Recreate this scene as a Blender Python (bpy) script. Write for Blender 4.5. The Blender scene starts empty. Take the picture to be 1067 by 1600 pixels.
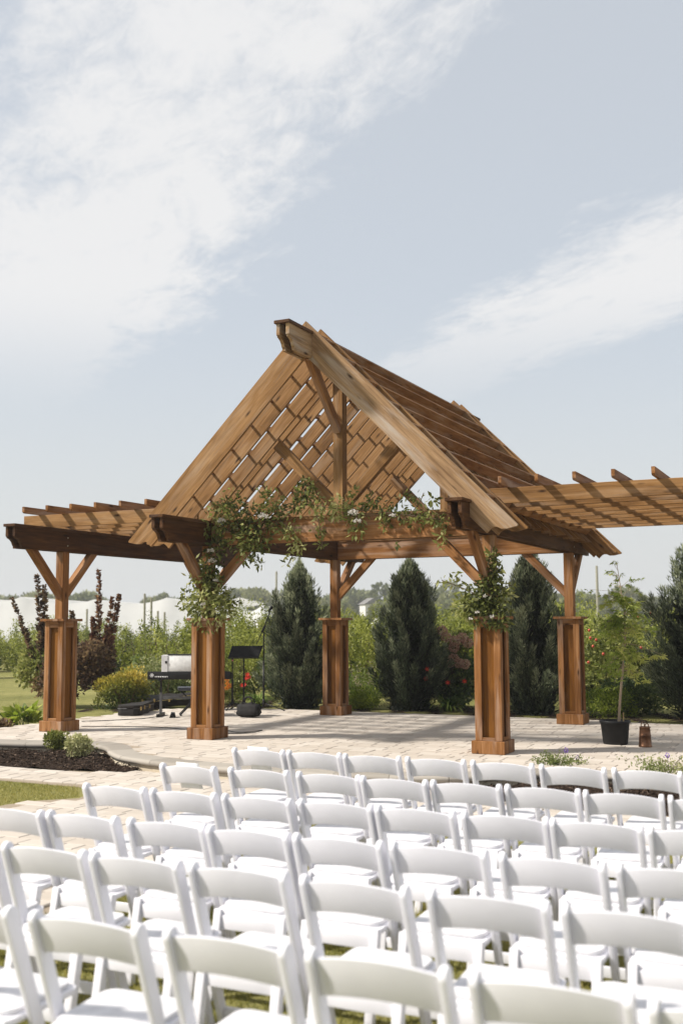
import bpy, bmesh, math, random
import numpy as np
from mathutils import Matrix, Vector
R = math.radians
rng = np.random.default_rng(7)
random.seed(7)
scene = bpy.context.scene
COL = scene.collection

# ------------------------------------------------------------------ camera
EYE = Vector((0, 0, 1.6))
FPX = 1678.6                    # focal length in pixels of a 1067 x 1600 frame
PITCH, ROLL = 0.10057, -0.00483
_fw = Vector((0, math.cos(PITCH), math.sin(PITCH)))
_up0 = Vector((0, -math.sin(PITCH), math.cos(PITCH)))
_rt0 = Vector((1, 0, 0))
_rt = math.cos(ROLL) * _rt0 + math.sin(ROLL) * _up0
_up = -math.sin(ROLL) * _rt0 + math.cos(ROLL) * _up0
cd = bpy.data.cameras.new('camera')
cam = bpy.data.objects.new('camera', cd)
COL.objects.link(cam)
m3 = Matrix((_rt, _up, -_fw)).transposed()
cam.matrix_world = Matrix.Translation(EYE) @ m3.to_4x4()
cd.sensor_fit = 'VERTICAL'
cd.sensor_height = 36.0
cd.lens = FPX / 1600 * 36
cd.clip_start = 0.1
cd.clip_end = 6000
cd.dof.use_dof = True
cd.dof.focus_distance = 13.2
cd.dof.aperture_fstop = 1.9
scene.camera = cam

# ------------------------------------------------------------------ sky and sun
SUN_EL = 43.0
SUN_H = Vector((-1.0, -0.16))          # horizontal direction towards the sun
world = bpy.data.worlds.new('World')
scene.world = world
world.use_nodes = True
wt = world.node_tree
wt.nodes.clear()
def wn(t, **k):
    n = wt.nodes.new(t)
    for a, b in k.items(): setattr(n, a, b)
    return n
def wmath(op, a, b=None, clamp=False):
    n = wn('ShaderNodeMath', operation=op, use_clamp=clamp)
    for i, v in enumerate((a, b)):
        if v is None: continue
        if isinstance(v, (int, float)): n.inputs[i].default_value = v
        else: wt.links.new(v, n.inputs[i])
    return n.outputs[0]
sky = wn('ShaderNodeTexSky', sky_type='NISHITA')
sky.sun_disc = False
sky.sun_elevation = R(SUN_EL)
sky.sun_rotation = math.atan2(SUN_H.x, SUN_H.y) % (2 * math.pi)
sky.air_density = 1.0
sky.dust_density = 2.2
sky.ozone_density = 1.0
tc = wn('ShaderNodeTexCoord')
sep = wn('ShaderNodeSeparateXYZ')
wt.links.new(tc.outputs['Generated'], sep.inputs[0])
zc = wmath('MAXIMUM', sep.outputs[2], 0.03)
pxs = wmath('DIVIDE', sep.outputs[0], zc)
pys = wmath('DIVIDE', sep.outputs[1], zc)
# cirrus bands on a high layer: q runs across the bands, s along them
q = wmath('ADD', wmath('MULTIPLY', pxs, 0.92), wmath('MULTIPLY', pys, 0.392))
s = wmath('SUBTRACT', wmath('MULTIPLY', pxs, 0.392), wmath('MULTIPLY', pys, 0.92))
comb = wn('ShaderNodeCombineXYZ')
wt.links.new(wmath('MULTIPLY', q, 1.0), comb.inputs[0])
wt.links.new(wmath('MULTIPLY', s, 0.5), comb.inputs[1])
def wnoise(scale, detail, rough, dist=0.0, off=0.0):
    n = wn('ShaderNodeTexNoise')
    n.inputs['Scale'].default_value = scale
    n.inputs['Detail'].default_value = detail
    n.inputs['Roughness'].default_value = rough
    n.inputs['Distortion'].default_value = dist
    if off:
        va = wn('ShaderNodeVectorMath', operation='ADD')
        va.inputs[1].default_value = (off, off * .7, off * .3)
        wt.links.new(comb.outputs[0], va.inputs[0])
        wt.links.new(va.outputs[0], n.inputs['Vector'])
    else:
        wt.links.new(comb.outputs[0], n.inputs['Vector'])
    return n.outputs[0]
n_big = wnoise(1.3, 4, .55, .2, 3.1)
n_mid = wnoise(4.2, 10, .66, .7, 11.0)
n_fine = wnoise(16.0, 8, .68, .5, 5.0)
band = wmath('COSINE', wmath('MULTIPLY', wmath('SUBTRACT', q, 0.48), 2 * math.pi / 1.58))
val = wmath('ADD', wmath('MULTIPLY', band, 0.46), wmath('MULTIPLY', wmath('SUBTRACT', n_big, .5), .9))
val = wmath('ADD', val, wmath('MULTIPLY', wmath('SUBTRACT', n_mid, .5), .95))
val = wmath('ADD', val, wmath('MULTIPLY', wmath('SUBTRACT', n_fine, .5), .7))
mr = wn('ShaderNodeMapRange', interpolation_type='SMOOTHSTEP')
mr.inputs['From Min'].default_value = -0.10
mr.inputs['From Max'].default_value = 0.40
mr.inputs['To Min'].default_value = 0.0
mr.inputs['To Max'].default_value = 1.0
wt.links.new(val, mr.inputs['Value'])
# clouds thin out towards the horizon
fade = wn('ShaderNodeMapRange', interpolation_type='SMOOTHSTEP')
fade.inputs['From Min'].default_value = 0.17
fade.inputs['From Max'].default_value = 0.30
wt.links.new(sep.outputs[2], fade.inputs['Value'])
cl = wmath('MULTIPLY', mr.outputs[0], fade.outputs[0])
cl = wmath('MULTIPLY', cl, 0.95)
# thin veil everywhere, then cloud
veil = wn('ShaderNodeMix', data_type='RGBA')
veil.inputs['Factor'].default_value = 0.72
veil.inputs['B'].default_value = (3.95, 4.08, 4.16, 1)
wt.links.new(sky.outputs[0], veil.inputs['A'])
mixc = wn('ShaderNodeMix', data_type='RGBA')
wt.links.new(cl, mixc.inputs['Factor'])
wt.links.new(veil.outputs['Result'], mixc.inputs['A'])
mixc.inputs['B'].default_value = (4.85, 4.85, 4.88, 1)
hz = wn('ShaderNodeMapRange', interpolation_type='SMOOTHSTEP')
hz.inputs['From Min'].default_value = -0.02
hz.inputs['From Max'].default_value = 0.30
hz.inputs['To Min'].default_value = 1.0
hz.inputs['To Max'].default_value = 0.0
wt.links.new(sep.outputs[2], hz.inputs['Value'])
mixh = wn('ShaderNodeMix', data_type='RGBA')
wt.links.new(wmath('MULTIPLY', hz.outputs[0], .85), mixh.inputs['Factor'])
wt.links.new(mixc.outputs['Result'], mixh.inputs['A'])
mixh.inputs['B'].default_value = (4.05, 4.13, 4.15, 1)
bg = wn('ShaderNodeBackground')
bg.inputs['Strength'].default_value = 0.097
wt.links.new(mixh.outputs['Result'], bg.inputs['Color'])
wo = wn('ShaderNodeOutputWorld')
wt.links.new(bg.outputs[0], wo.inputs['Surface'])

sd = bpy.data.lights.new('sun', 'SUN')
sd.energy = 3.6
sd.angle = R(3.5)
sd.color = (1.0, 0.94, 0.85)
sun = bpy.data.objects.new('sun', sd)
COL.objects.link(sun)
hh = SUN_H.normalized() * math.cos(R(SUN_EL))
sun.rotation_euler = Vector((hh.x, hh.y, math.sin(R(SUN_EL)))).to_track_quat('Z', 'Y').to_euler()
sun.location = (-20, -3, 18)

scene.view_settings.view_transform = 'Standard'
scene.view_settings.look = 'None'
scene.view_settings.exposure = 0.88
scene.view_settings.gamma = 1.0
scene.view_settings.use_curve_mapping = False

HAZE = .0008
# ------------------------------------------------------------------ coordinates
TH = -0.44705
OX, OY = -1.85178, 14.98813            # foot of the front-left main column
UX, UY = math.cos(TH), math.sin(TH)
W, L, WING = 4.0725, 4.0215, 2.58      # main bay width, depth, wing width
PAV = Matrix.Translation((OX, OY, 0)) @ Matrix.Rotation(TH, 4, 'Z')
def w2(u, v):
    return (OX + u * UX - v * UY, OY + u * UY + v * UX)
def loc(x, y):
    dx, dy = x - OX, y - OY
    return (dx * UX + dy * UY, -dx * UY + dy * UX)
def pray(px, py):
    return (FPX * _fw + (px - 533.5) * _rt + (800 - py) * _up)
def gp(px, py, z=0.0):
    d = pray(px, py); t = (z - EYE.z) / d.z
    p = EYE + d * t
    return Vector((p.x, p.y, z))
def at_dist(px, py, dist):
    d = pray(px, py)
    return EYE + d * (dist / d.y)
def on_v(px, py, v):
    d = pray(px, py)
    ov = loc(EYE.x, EYE.y)[1]
    dv = -d.x * UY + d.y * UX
    return EYE + d * ((v - ov) / dv)
def project(p):
    r = Vector(p) - EYE
    dd = r.dot(_fw)
    return 533.5 + FPX * r.dot(_rt) / dd, 800 - FPX * r.dot(_up) / dd, dd

# ------------------------------------------------------------------ object helpers
WM = {}
KIDS = {}
def tag(o, label=None, cat=None, group=None, kind=None):
    if label: o['label'] = label
    if cat: o['category'] = cat
    if group: o['group'] = group
    if kind: o['kind'] = kind
    return o
def link(o, parent=None, M=None):
    M = M if M is not None else Matrix.Identity(4)
    COL.objects.link(o)
    WM[o] = M
    if parent is not None:
        o.parent = parent
        KIDS.setdefault(parent, []).append(o)
        o.matrix_parent_inverse = Matrix.Identity(4)
        o.matrix_basis = WM[parent].inverted() @ M
    else:
        o.matrix_basis = M
    return o
def obj(name, mesh, mat=None, parent=None, M=None):
    o = bpy.data.objects.new(name, mesh)
    if mat is not None and len(mesh.materials) == 0:
        mesh.materials.append(mat)
    return link(o, parent, M)
def empty(name, M=None, parent=None):
    o = bpy.data.objects.new(name, None)
    o.empty_display_size = 0.2
    return link(o, parent, M)
def copy_tree(o, M):
    c = o.copy(); COL.objects.link(c); c.parent = None
    c.matrix_basis = M
    WM[c] = M
    def rec(src, dst):
        for ch in KIDS.get(src, []):
            d = ch.copy(); COL.objects.link(d); d.parent = dst
            rec(ch, d)
    rec(o, c)
    return c
def T(x, y, z, rz=0.0, s=1.0):
    return Matrix.Translation((x, y, z)) @ Matrix.Rotation(rz, 4, 'Z') @ Matrix.Scale(s, 4)

def pymesh(name, verts, faces, mat=None, smooth=False):
    me = bpy.data.meshes.new(name)
    me.from_pydata([tuple(v) for v in verts], [], faces)
    me.update()
    if mat: me.materials.append(mat)
    if smooth:
        me.polygons.foreach_set('use_smooth', [True] * len(me.polygons))
    return me
def npmesh(name, verts, nper, mat=None, rnd=None, smooth=False):
    """verts (N*nper,3): N polygons of nper vertices each, none shared; rnd one number for each polygon"""
    verts = np.asarray(verts, dtype=np.float32)
    n = len(verts) // nper
    me = bpy.data.meshes.new(name)
    me.vertices.add(len(verts)); me.vertices.foreach_set('co', verts.ravel())
    me.loops.add(len(verts)); me.loops.foreach_set('vertex_index', np.arange(len(verts), dtype=np.int32))
    me.polygons.add(n)
    me.polygons.foreach_set('loop_start', np.arange(0, len(verts), nper, dtype=np.int32))
    me.polygons.foreach_set('loop_total', np.full(n, nper, dtype=np.int32))
    if rnd is not None:
        a = me.attributes.new('rnd', 'FLOAT', 'FACE')
        a.data.foreach_set('value', np.asarray(rnd, dtype=np.float32))
    me.update(calc_edges=True)
    if mat: me.materials.append(mat)
    return me
def merge_parts(name, parts, mat=None, smooth=False):
    vs, fs, off = [], [], 0
    for v, f in parts:
        vs += [tuple(x) for x in v]
        fs += [tuple(i + off for i in t) for t in f]
        off += len(v)
    return pymesh(name, vs, fs, mat, smooth)

def box_vf(x0, x1, y0, y1, z0, z1):
    v = [(x0, y0, z0), (x1, y0, z0), (x1, y1, z0), (x0, y1, z0), (x0, y0, z1), (x1, y0, z1), (x1, y1, z1), (x0, y1, z1)]
    f = [(0, 3, 2, 1), (4, 5, 6, 7), (0, 1, 5, 4), (1, 2, 6, 5), (2, 3, 7, 6), (3, 0, 4, 7)]
    return v, f
def prism_vf(pts, y0, y1):
    """polygon in x,z (counter-clockwise seen from -y) extruded along y"""
    n = len(pts)
    v = [(x, y0, z) for x, z in pts] + [(x, y1, z) for x, z in pts]
    f = [tuple(range(n)), tuple(range(2 * n - 1, n - 1, -1))]
    for i in range(n):
        j = (i + 1) % n
        f.append((i, i + n, j + n, j))
    return v, f
def tube_vf(pts, rad, seg=8, cap=True):
    pts = [Vector(p) for p in pts]
    rads = rad if isinstance(rad, (list, tuple)) else [rad] * len(pts)
    v, f = [], []
    prev = None
    for i, p in enumerate(pts):
        d = (pts[min(i + 1, len(pts) - 1)] - pts[max(i - 1, 0)]).normalized()
        if prev is None:
            a = d.orthogonal().normalized()
        else:
            a = (prev - d * prev.dot(d)).normalized()
        prev = a
        b = d.cross(a)
        for k in range(seg):
            t = 2 * math.pi * k / seg
            v.append(p + (a * math.cos(t) + b * math.sin(t)) * rads[i])
    for i in range(len(pts) - 1):
        for k in range(seg):
            k2 = (k + 1) % seg
            f.append((i * seg + k, i * seg + k2, (i + 1) * seg + k2, (i + 1) * seg + k))
    if cap:
        f.append(tuple(range(seg - 1, -1, -1)))
        f.append(tuple((len(pts) - 1) * seg + k for k in range(seg)))
    return v, f
def lathe_vf(prof, seg=24):
    """prof: list of (radius, z) from bottom to top"""
    v, f = [], []
    for r, z in prof:
        for k in range(seg):
            t = 2 * math.pi * k / seg
            v.append((r * math.cos(t), r * math.sin(t), z))
    for i in range(len(prof) - 1):
        for k in range(seg):
            k2 = (k + 1) % seg
            f.append((i * seg + k, i * seg + k2, (i + 1) * seg + k2, (i + 1) * seg + k))
    f.append(tuple(range(seg - 1, -1, -1)))
    return v, f
def bevel(me, w, seg=2, smooth=True):
    bm = bmesh.new(); bm.from_mesh(me)
    bmesh.ops.remove_doubles(bm, verts=bm.verts, dist=1e-5)
    es = [e for e in bm.edges if len(e.link_faces) == 2 and e.calc_face_angle(0) > 0.6]
    bmesh.ops.bevel(bm, geom=es, offset=w, segments=seg, affect='EDGES', profile=0.6, clamp_overlap=True)
    bm.to_mesh(me); bm.free()
    if smooth:
        me.polygons.foreach_set('use_smooth', [True] * len(me.polygons))
        me.set_sharp_from_angle(angle=R(50))
    return me
def catmull(P, n=6, closed=False):
    P = [Vector(p) for p in P]; out = []
    N = len(P)
    rngi = range(N) if closed else range(N - 1)
    for i in rngi:
        p0 = P[(i - 1) % N] if closed or i > 0 else P[i]
        p1, p2 = P[i], P[(i + 1) % N]
        p3 = P[(i + 2) % N] if closed or i + 2 < N else p2
        for k in range(n):
            t = k / n
            out.append(0.5 * ((2 * p1) + (p2 - p0) * t + (2 * p0 - 5 * p1 + 4 * p2 - p3) * t * t + (3 * p1 - p0 - 3 * p2 + p3) * t ** 3))
    if not closed: out.append(P[-1])
    return out

# ------------------------------------------------------------------ materials
class NT:
    def __init__(self, name):
        self.m = bpy.data.materials.new(name); self.m.use_nodes = True
        self.t = self.m.node_tree
        self.b = self.t.nodes['Principled BSDF']
        self.out = self.t.nodes['Material Output']
    def n(self, t, **k):
        x = self.t.nodes.new(t)
        for a, b in k.items(): setattr(x, a, b)
        return x
    def set(self, node, inp, v):
        i = node.inputs[inp]
        if hasattr(v, 'is_output'): self.t.links.new(v, i)
        else: i.default_value = v
    def math(self, op, a, b=None, clamp=False):
        x = self.n('ShaderNodeMath', operation=op, use_clamp=clamp)
        self.set(x, 0, a)
        if b is not None: self.set(x, 1, b)
        return x.outputs[0]
    def mix(self, fac, a, b, blend='MIX'):
        x = self.n('ShaderNodeMix', data_type='RGBA', blend_type=blend)
        self.set(x, 'Factor', fac); self.set(x, 'A', a); self.set(x, 'B', b)
        return x.outputs['Result']
    def noise(self, vec, scale, detail=4, rough=.5, dist=0.0):
        x = self.n('ShaderNodeTexNoise')
        self.set(x, 'Scale', scale); self.set(x, 'Detail', detail); self.set(x, 'Roughness', rough); self.set(x, 'Distortion', dist)
        if vec is not None: self.set(x, 'Vector', vec)
        return x.outputs[0]
    def ramp(self, fac, stops):
        x = self.n('ShaderNodeValToRGB')
        e = x.color_ramp.elements
        while len(e) < len(stops): e.new(0.5)
        for el, (p, c) in zip(e, stops):
            el.position = p; el.color = (*c, 1) if len(c) == 3 else c
        self.set(x, 0, fac)
        return x.outputs[0]
    def mr(self, v, a, b, c=0.0, d=1.0):
        x = self.n('ShaderNodeMapRange')
        self.set(x, 'Value', v); self.set(x, 'From Min', a); self.set(x, 'From Max', b); self.set(x, 'To Min', c); self.set(x, 'To Max', d)
        return x.outputs[0]
    def bump(self, h, strength=.3, dist=.01):
        x = self.n('ShaderNodeBump')
        self.set(x, 'Height', h); self.set(x, 'Strength', strength); self.set(x, 'Distance', dist)
        self.t.links.new(x.outputs[0], self.b.inputs['Normal'])
    def obj_coord(self):
        return self.n('ShaderNodeTexCoord').outputs['Object']
    def shifted(self, amount=37.0):
        oi = self.n('ShaderNodeObjectInfo')
        vm = self.n('ShaderNodeVectorMath', operation='MULTIPLY_ADD')
        cb = self.n('ShaderNodeCombineXYZ')
        for k in range(3): self.set(cb, k, oi.outputs['Random'])
        self.set(vm, 0, cb.outputs[0]); vm.inputs[1].default_value = (amount, amount * .61, amount * .37)
        self.set(vm, 2, self.obj_coord())
        return vm.outputs[0], oi.outputs['Random']
    def scaled(self, vec, s):
        x = self.n('ShaderNodeVectorMath', operation='MULTIPLY')
        self.set(x, 0, vec); x.inputs[1].default_value = s
        return x.outputs[0]
    def color(self, c): self.set(self.b, 'Base Color', c)
    def rough(self, r): self.set(self.b, 'Roughness', r)

def plain(name, c, rough=.5, metal=0.0, spec=.5):
    k = NT(name)
    vec = k.obj_coord()
    n = k.noise(vec, 14, 4)
    c2 = tuple(x * .82 for x in c)
    k.color(k.mix(k.mr(n, .35, .65), (*c, 1), (*c2, 1)))
    k.rough(k.mr(n, .3, .7, max(rough - .07, .02), min(rough + .07, 1)))
    k.b.inputs['Metallic'].default_value = metal
    k.b.inputs['Specular IOR Level'].default_value = spec
    return k.m

def wood(name, dark, mid, light, grey=0.2, knots=1.0):
    k = NT(name)
    vec, rnd = k.shifted()
    g1 = k.noise(k.scaled(vec, (.9, 11, 11)), 1.6, 5, .55, 1.1)
    g2 = k.noise(k.scaled(vec, (2.2, 75, 75)), 1.0, 3, .6, .2)
    big = k.noise(k.scaled(vec, (.8, 2.5, 2.5)), 1.5, 3, .5)
    f = k.math('ADD', k.math('MULTIPLY', g1, .75), k.math('MULTIPLY', g2, .35))
    f = k.math('ADD', f, k.math('MULTIPLY', k.math('SUBTRACT', big, .5), .45))
    f = k.math('ADD', f, k.math('MULTIPLY', k.math('SUBTRACT', rnd, .5), .16))
    col = k.ramp(f, [(.30, dark), (.55, mid), (.80, light)])
    # silvered patches
    gm = k.mr(k.noise(k.scaled(vec, (.7, 6, 6)), 1.3, 5, .6, .4), .50, .72, 0, grey)
    col = k.mix(gm, col, (light[0] * .92 + .02, light[1] * 1.15 + .03, light[2] * 1.6 + .05, 1))
    # knots
    v = k.n('ShaderNodeTexVoronoi', feature='F1')
    k.set(v, 'Vector', k.scaled(vec, (1.9, 6.5, 6.5))); k.set(v, 'Scale', 1.0); k.set(v, 'Randomness', 1.0)
    kn = k.mr(v.outputs['Distance'], .04, .15, knots, 0)
    col = k.mix(kn, col, (dark[0] * .35, dark[1] * .3, dark[2] * .3, 1))
    k.color(col)
    k.rough(k.mr(g2, .2, .8, .55, .8))
    k.b.inputs['Specular IOR Level'].default_value = .15
    k.bump(k.math('ADD', g2, k.math('MULTIPLY', g1, .6)), .35, .004)
    return k.m

WOOD = wood('cedar', (.026, .010, .003), (.064, .026, .008), (.12, .056, .019), .25)
WOOD_L = wood('cedar_light', (.090, .042, .013), (.215, .110, .038), (.34, .195, .085), .4)
WOOD_G = wood('cedar_silvered', (.12, .065, .03), (.27, .165, .085), (.40, .27, .155), .75)
WOOD_R = wood('cedar_red', (.09, .034, .009), (.22, .096, .030), (.36, .19, .085), .75)
WOOD_P = wood('cedar_panel', (.075, .026, .003), (.155, .059, .007), (.215, .088, .014), .12, .4)

def leafmat(name, stops, trans=.35, rough=.55, spec=.35):
    k = NT(name)
    at = k.n('ShaderNodeAttribute', attribute_name='rnd')
    oi = k.n('ShaderNodeObjectInfo')
    f_ = k.math('ADD', at.outputs['Fac'], k.math('MULTIPLY', k.math('SUBTRACT', oi.outputs['Random'], .5), .22), True)
    col = k.ramp(f_, stops)
    k.color(col); k.rough(rough)
    k.b.inputs['Specular IOR Level'].default_value = spec
    tr = k.n('ShaderNodeBsdfTranslucent')
    k.set(tr, 'Color', col)
    mx = k.n('ShaderNodeMixShader')
    mx.inputs[0].default_value = trans
    k.t.links.new(k.b.outputs[0], mx.inputs[1]); k.t.links.new(tr.outputs[0], mx.inputs[2])
    k.t.links.new(mx.outputs[0], k.out.inputs['Surface'])
    return k.m
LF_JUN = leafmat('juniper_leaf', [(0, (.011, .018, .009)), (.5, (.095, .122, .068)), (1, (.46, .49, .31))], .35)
LF_GARL = leafmat('garland_leaf', [(0, (.045, .06, .012)), (.5, (.25, .275, .07)), (1, (.66, .64, .32))], .5)
LF_ORCH = leafmat('orchard_leaf', [(0, (.03, .045, .006)), (.5, (.23, .26, .035)), (1, (.52, .52, .14))], .45)
LF_OLIVE = leafmat('olive_leaf', [(0, (.03, .045, .008)), (.5, (.18, .205, .04)), (1, (.46, .45, .16))], .4)
LF_YEL = leafmat('golden_leaf', [(0, (.035, .075, .012)), (.5, (.21, .22, .03)), (1, (.66, .50, .09))], .35)
LF_LIME = leafmat('lime_leaf', [(0, (.05, .10, .010)), (.5, (.26, .33, .035)), (1, (.58, .62, .13))], .45)
LF_SMOKE = leafmat('smoke_bush_leaf', [(0, (.025, .017, .013)), (.5, (.115, .068, .045)), (1, (.34, .24, .12))], .45)
LF_SMOKER = leafmat('smoke_bush_shoot_leaf', [(0, (.05, .02, .018)), (.5, (.16, .07, .045)), (1, (.36, .22, .11))], .45)
LF_DARK = leafmat('dark_green_leaf', [(0, (.02, .04, .012)), (.5, (.075, .12, .035)), (1, (.25, .31, .10))], .35)
LF_MAPLE = leafmat('maple_leaf', [(0, (.10, .15, .02)), (.5, (.30, .38, .065)), (1, (.62, .62, .19))], .55)
LF_LILY = leafmat('lily_leaf', [(0, (.03, .07, .012)), (.5, (.12, .19, .03)), (1, (.34, .40, .09))], .4)
LF_FAR = leafmat('far_leaf', [(0, (.08, .10, .035)), (.5, (.17, .19, .07)), (1, (.31, .31, .13))], .35)
LF_VAR = leafmat('variegated_leaf', [(0, (.06, .095, .025)), (.5, (.20, .235, .075)), (1, (.52, .50, .26))], .35)
PT_WHITE = leafmat('white_petal', [(0, (.55, .52, .48)), (1, (.82, .79, .75))], .35)
PT_RED = leafmat('red_petal', [(0, (.55, .02, .02)), (.85, (.70, .035, .03)), (1, (.75, .15, .04))], .3)
PT_ORANGE = leafmat('orange_petal', [(0, (.7, .2, .02)), (1, (.8, .35, .05))], .3)
PT_PINK = leafmat('faded_pink_petal', [(0, (.38, .17, .13)), (.5, (.58, .36, .27)), (1, (.72, .58, .44))], .3)
PT_PURP = leafmat('purple_petal', [(0, (.18, .08, .42)), (1, (.34, .18, .62))], .3)
PT_PLUME = leafmat('plume', [(0, (.35, .28, .19)), (1, (.55, .46, .34))], .3)
BARK = plain('bark', (.12, .085, .055), .85, spec=.2)
BARK_P = plain('pale_bark', (.36, .28, .2), .8, spec=.2)
BLACK = plain('black_metal', (.012, .012, .013), .5, spec=.3)
BLACK_PL = plain('black_plastic', (.010, .010, .011), .5, spec=.25)
CASE = plain('case_leatherette', (.016, .013, .012), .6, spec=.3)
CHROME = plain('nickel', (.5, .47, .4), .3, 1.0)
BRASS = plain('brass', (.5, .38, .16), .35, 1.0)
WHITE_PL = NT('white_resin')
_v, _r = WHITE_PL.shifted()
_n = WHITE_PL.noise(_v, 9, 5)
WHITE_PL.color(WHITE_PL.mix(WHITE_PL.mr(_n, .4, .7), (.76, .755, .80, 1), (.72, .715, .76, 1)))
WHITE_PL.rough(WHITE_PL.mr(_n, .3, .7, .34, .48))
WHITE_PL.b.inputs['Subsurface Weight'].default_value = 0.0
WHITE_PL.bump(WHITE_PL.noise(_v, 180, 2), .04, .002)
WHITE_PL = WHITE_PL.m
WHITE_PAD = plain('white_vinyl', (.72, .715, .74), .5, spec=.3)
PAPER = plain('paper', (.82, .82, .81), .8, spec=.1)
GREYBOX = plain('light_grey_plastic', (.74, .745, .75), .85, spec=.15)
COPPER = NT('aged_copper')
_v = COPPER.obj_coord(); _n = COPPER.noise(_v, 9, 6, .6, .4)
COPPER.color(COPPER.ramp(_n, [(.3, (.06, .03, .018)), (.55, (.20, .10, .055)), (.75, (.34, .2, .12))]))
COPPER.b.inputs['Metallic'].default_value = .85
COPPER.rough(COPPER.mr(_n, .3, .7, .3, .5))
COPPER = COPPER.m
NETM = NT('white_netting')
_v = NETM.obj_coord(); _n = NETM.noise(_v, .35, 4, .6, .5)
NETM.color(NETM.mix(NETM.mr(_n, .4, .65), (.66, .66, .655, 1), (.60, .605, .605, 1)))
NETM.rough(.9)
_tr = NETM.n('ShaderNodeBsdfTranslucent'); _tr.inputs[0].default_value = (.8, .8, .8, 1)
_mx = NETM.n('ShaderNodeMixShader'); _mx.inputs[0].default_value = .35
NETM.t.links.new(NETM.b.outputs[0], _mx.inputs[1]); NETM.t.links.new(_tr.outputs[0], _mx.inputs[2])
NETM.t.links.new(_mx.outputs[0], NETM.out.inputs['Surface'])
NETM = NETM.m
POLE = plain('weathered_pole', (.33, .315, .24), .85, spec=.2)
SIDING = plain('white_siding', (.66, .66, .64), .7)
SHINGLE = plain('grey_roof', (.17, .165, .16), .85)
SOIL = plain('potting_soil', (.05, .035, .022), .95, spec=.1)
SEATBLUE = plain('stool_vinyl', (.05, .055, .075), .4)
TWINE = plain('tie_tape', (.05, .30, .25), .6)

def ground_mat():
    k = NT('grass_ground')
    vec = k.n('ShaderNodeNewGeometry').outputs['Position']
    a = k.noise(vec, .35, 5, .6); b = k.noise(vec, 6, 5, .65); c = k.noise(vec, 60, 3, .6)
    f = k.math('ADD', k.math('MULTIPLY', a, .5), k.math('ADD', k.math('MULTIPLY', b, .35), k.math('MULTIPLY', c, .3)))
    col = k.ramp(f, [(.38, (.10, .105, .03)), (.55, (.20, .195, .065)), (.72, (.33, .30, .12))])
    k.color(col); k.rough(.95); k.b.inputs['Specular IOR Level'].default_value = .1
    k.bump(k.math('ADD', c, b), .8, .03)
    return k.m
GROUND = ground_mat()
LF_GRASS = leafmat('grass_blade', [(0, (.13, .14, .025)), (.5, (.33, .31, .075)), (1, (.56, .47, .18))], .4)
def stone(name, stops, bump=.3):
    k = NT(name)
    vec, rnd = k.shifted(11)
    at = k.n('ShaderNodeAttribute', attribute_name='rnd')
    f = k.math('FRACT', k.math('ADD', at.outputs['Fac'], rnd))
    pos = k.n('ShaderNodeNewGeometry').outputs['Position']
    n1 = k.noise(pos, 1.1, 5, .6); n2 = k.noise(pos, 55, 4, .6)
    f = k.math('ADD', k.math('MULTIPLY', f, .62), k.math('MULTIPLY', n1, .28))
    f = k.math('ADD', f, k.math('MULTIPLY', n2, .2))
    col = k.ramp(f, stops)
    st = k.mr(k.noise(pos, .55, 6, .65, .6), .52, .75, 0, .38)
    col = k.mix(st, col, (stops[0][1][0] * .62, stops[0][1][1] * .62, stops[0][1][2] * .62, 1))
    k.color(col); k.rough(.88); k.b.inputs['Specular IOR Level'].default_value = .2
    k.bump(n2, bump, .004)
    return k.m
PAVER = stone('paver', [(.15, (.42, .37, .315)), (.55, (.475, .425, .37)), (.9, (.52, .475, .42))])
COPING = stone('coping', [(.15, (.25, .225, .195)), (.55, (.30, .275, .24)), (.9, (.355, .325, .285))])
WALLST = stone('wall_block', [(.15, (.30, .25, .185)), (.55, (.39, .33, .245)), (.9, (.46, .41, .32))])
SAND = stone('joint_sand', [(.2, (.24, .195, .145)), (.8, (.32, .265, .20))])
def mulch_mat():
    k = NT('bark_mulch')
    vec = k.n('ShaderNodeNewGeometry').outputs['Position']
    at = k.n('ShaderNodeAttribute', attribute_name='rnd')
    n = k.noise(vec, 30, 5, .7, .6)
    f = k.math('ADD', k.math('MULTIPLY', n, .6), k.math('MULTIPLY', at.outputs['Fac'], .45))
    k.color(k.ramp(f, [(.25, (.022, .014, .010)), (.55, (.075, .05, .036)), (.85, (.21, .155, .115))]))
    k.rough(.95); k.b.inputs['Specular IOR Level'].default_value = .1
    k.bump(n, 1.0, .03)
    return k.m
MULCH = mulch_mat()

# ------------------------------------------------------------------ foliage helpers (numpy)
def unit(a):
    return a / np.maximum(np.linalg.norm(a, axis=1, keepdims=True), 1e-9)
def leaves(pos, axis, length, width, fold=.25, r=rng):
    """kite leaves: pos (N,3) leaf base, axis (N,3) direction"""
    pos = np.asarray(pos, float); n = len(pos)
    axis = unit(np.asarray(axis, float))
    length = np.broadcast_to(length, (n,))[:, None]; width = np.broadcast_to(width, (n,))[:, None]
    side = unit(np.cross(axis, unit(r.normal(size=(n, 3)))))
    nor = np.cross(side, axis)
    mid = pos + axis * length * .45 - nor * width * fold
    a = pos
    b = mid + side * width * .5 + nor * width * fold
    c = pos + axis * length
    d = mid - side * width * .5 + nor * width * fold
    return np.stack([a, b, c, d], 1).reshape(-1, 3)
def rdir(n, r=rng):
    return unit(r.normal(size=(n, 3)))
def lump(pts, k=5, seed=0):
    """cheap smooth pseudo-noise in -1..1 for tinting clumps"""
    g = np.random.default_rng(seed)
    out = np.zeros(len(pts))
    for i in range(6):
        d = g.normal(size=3); d /= np.linalg.norm(d)
        out += np.sin(pts @ d * k * g.uniform(.6, 1.6) + g.uniform(0, 6.28))
    return out / 3.2
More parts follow.
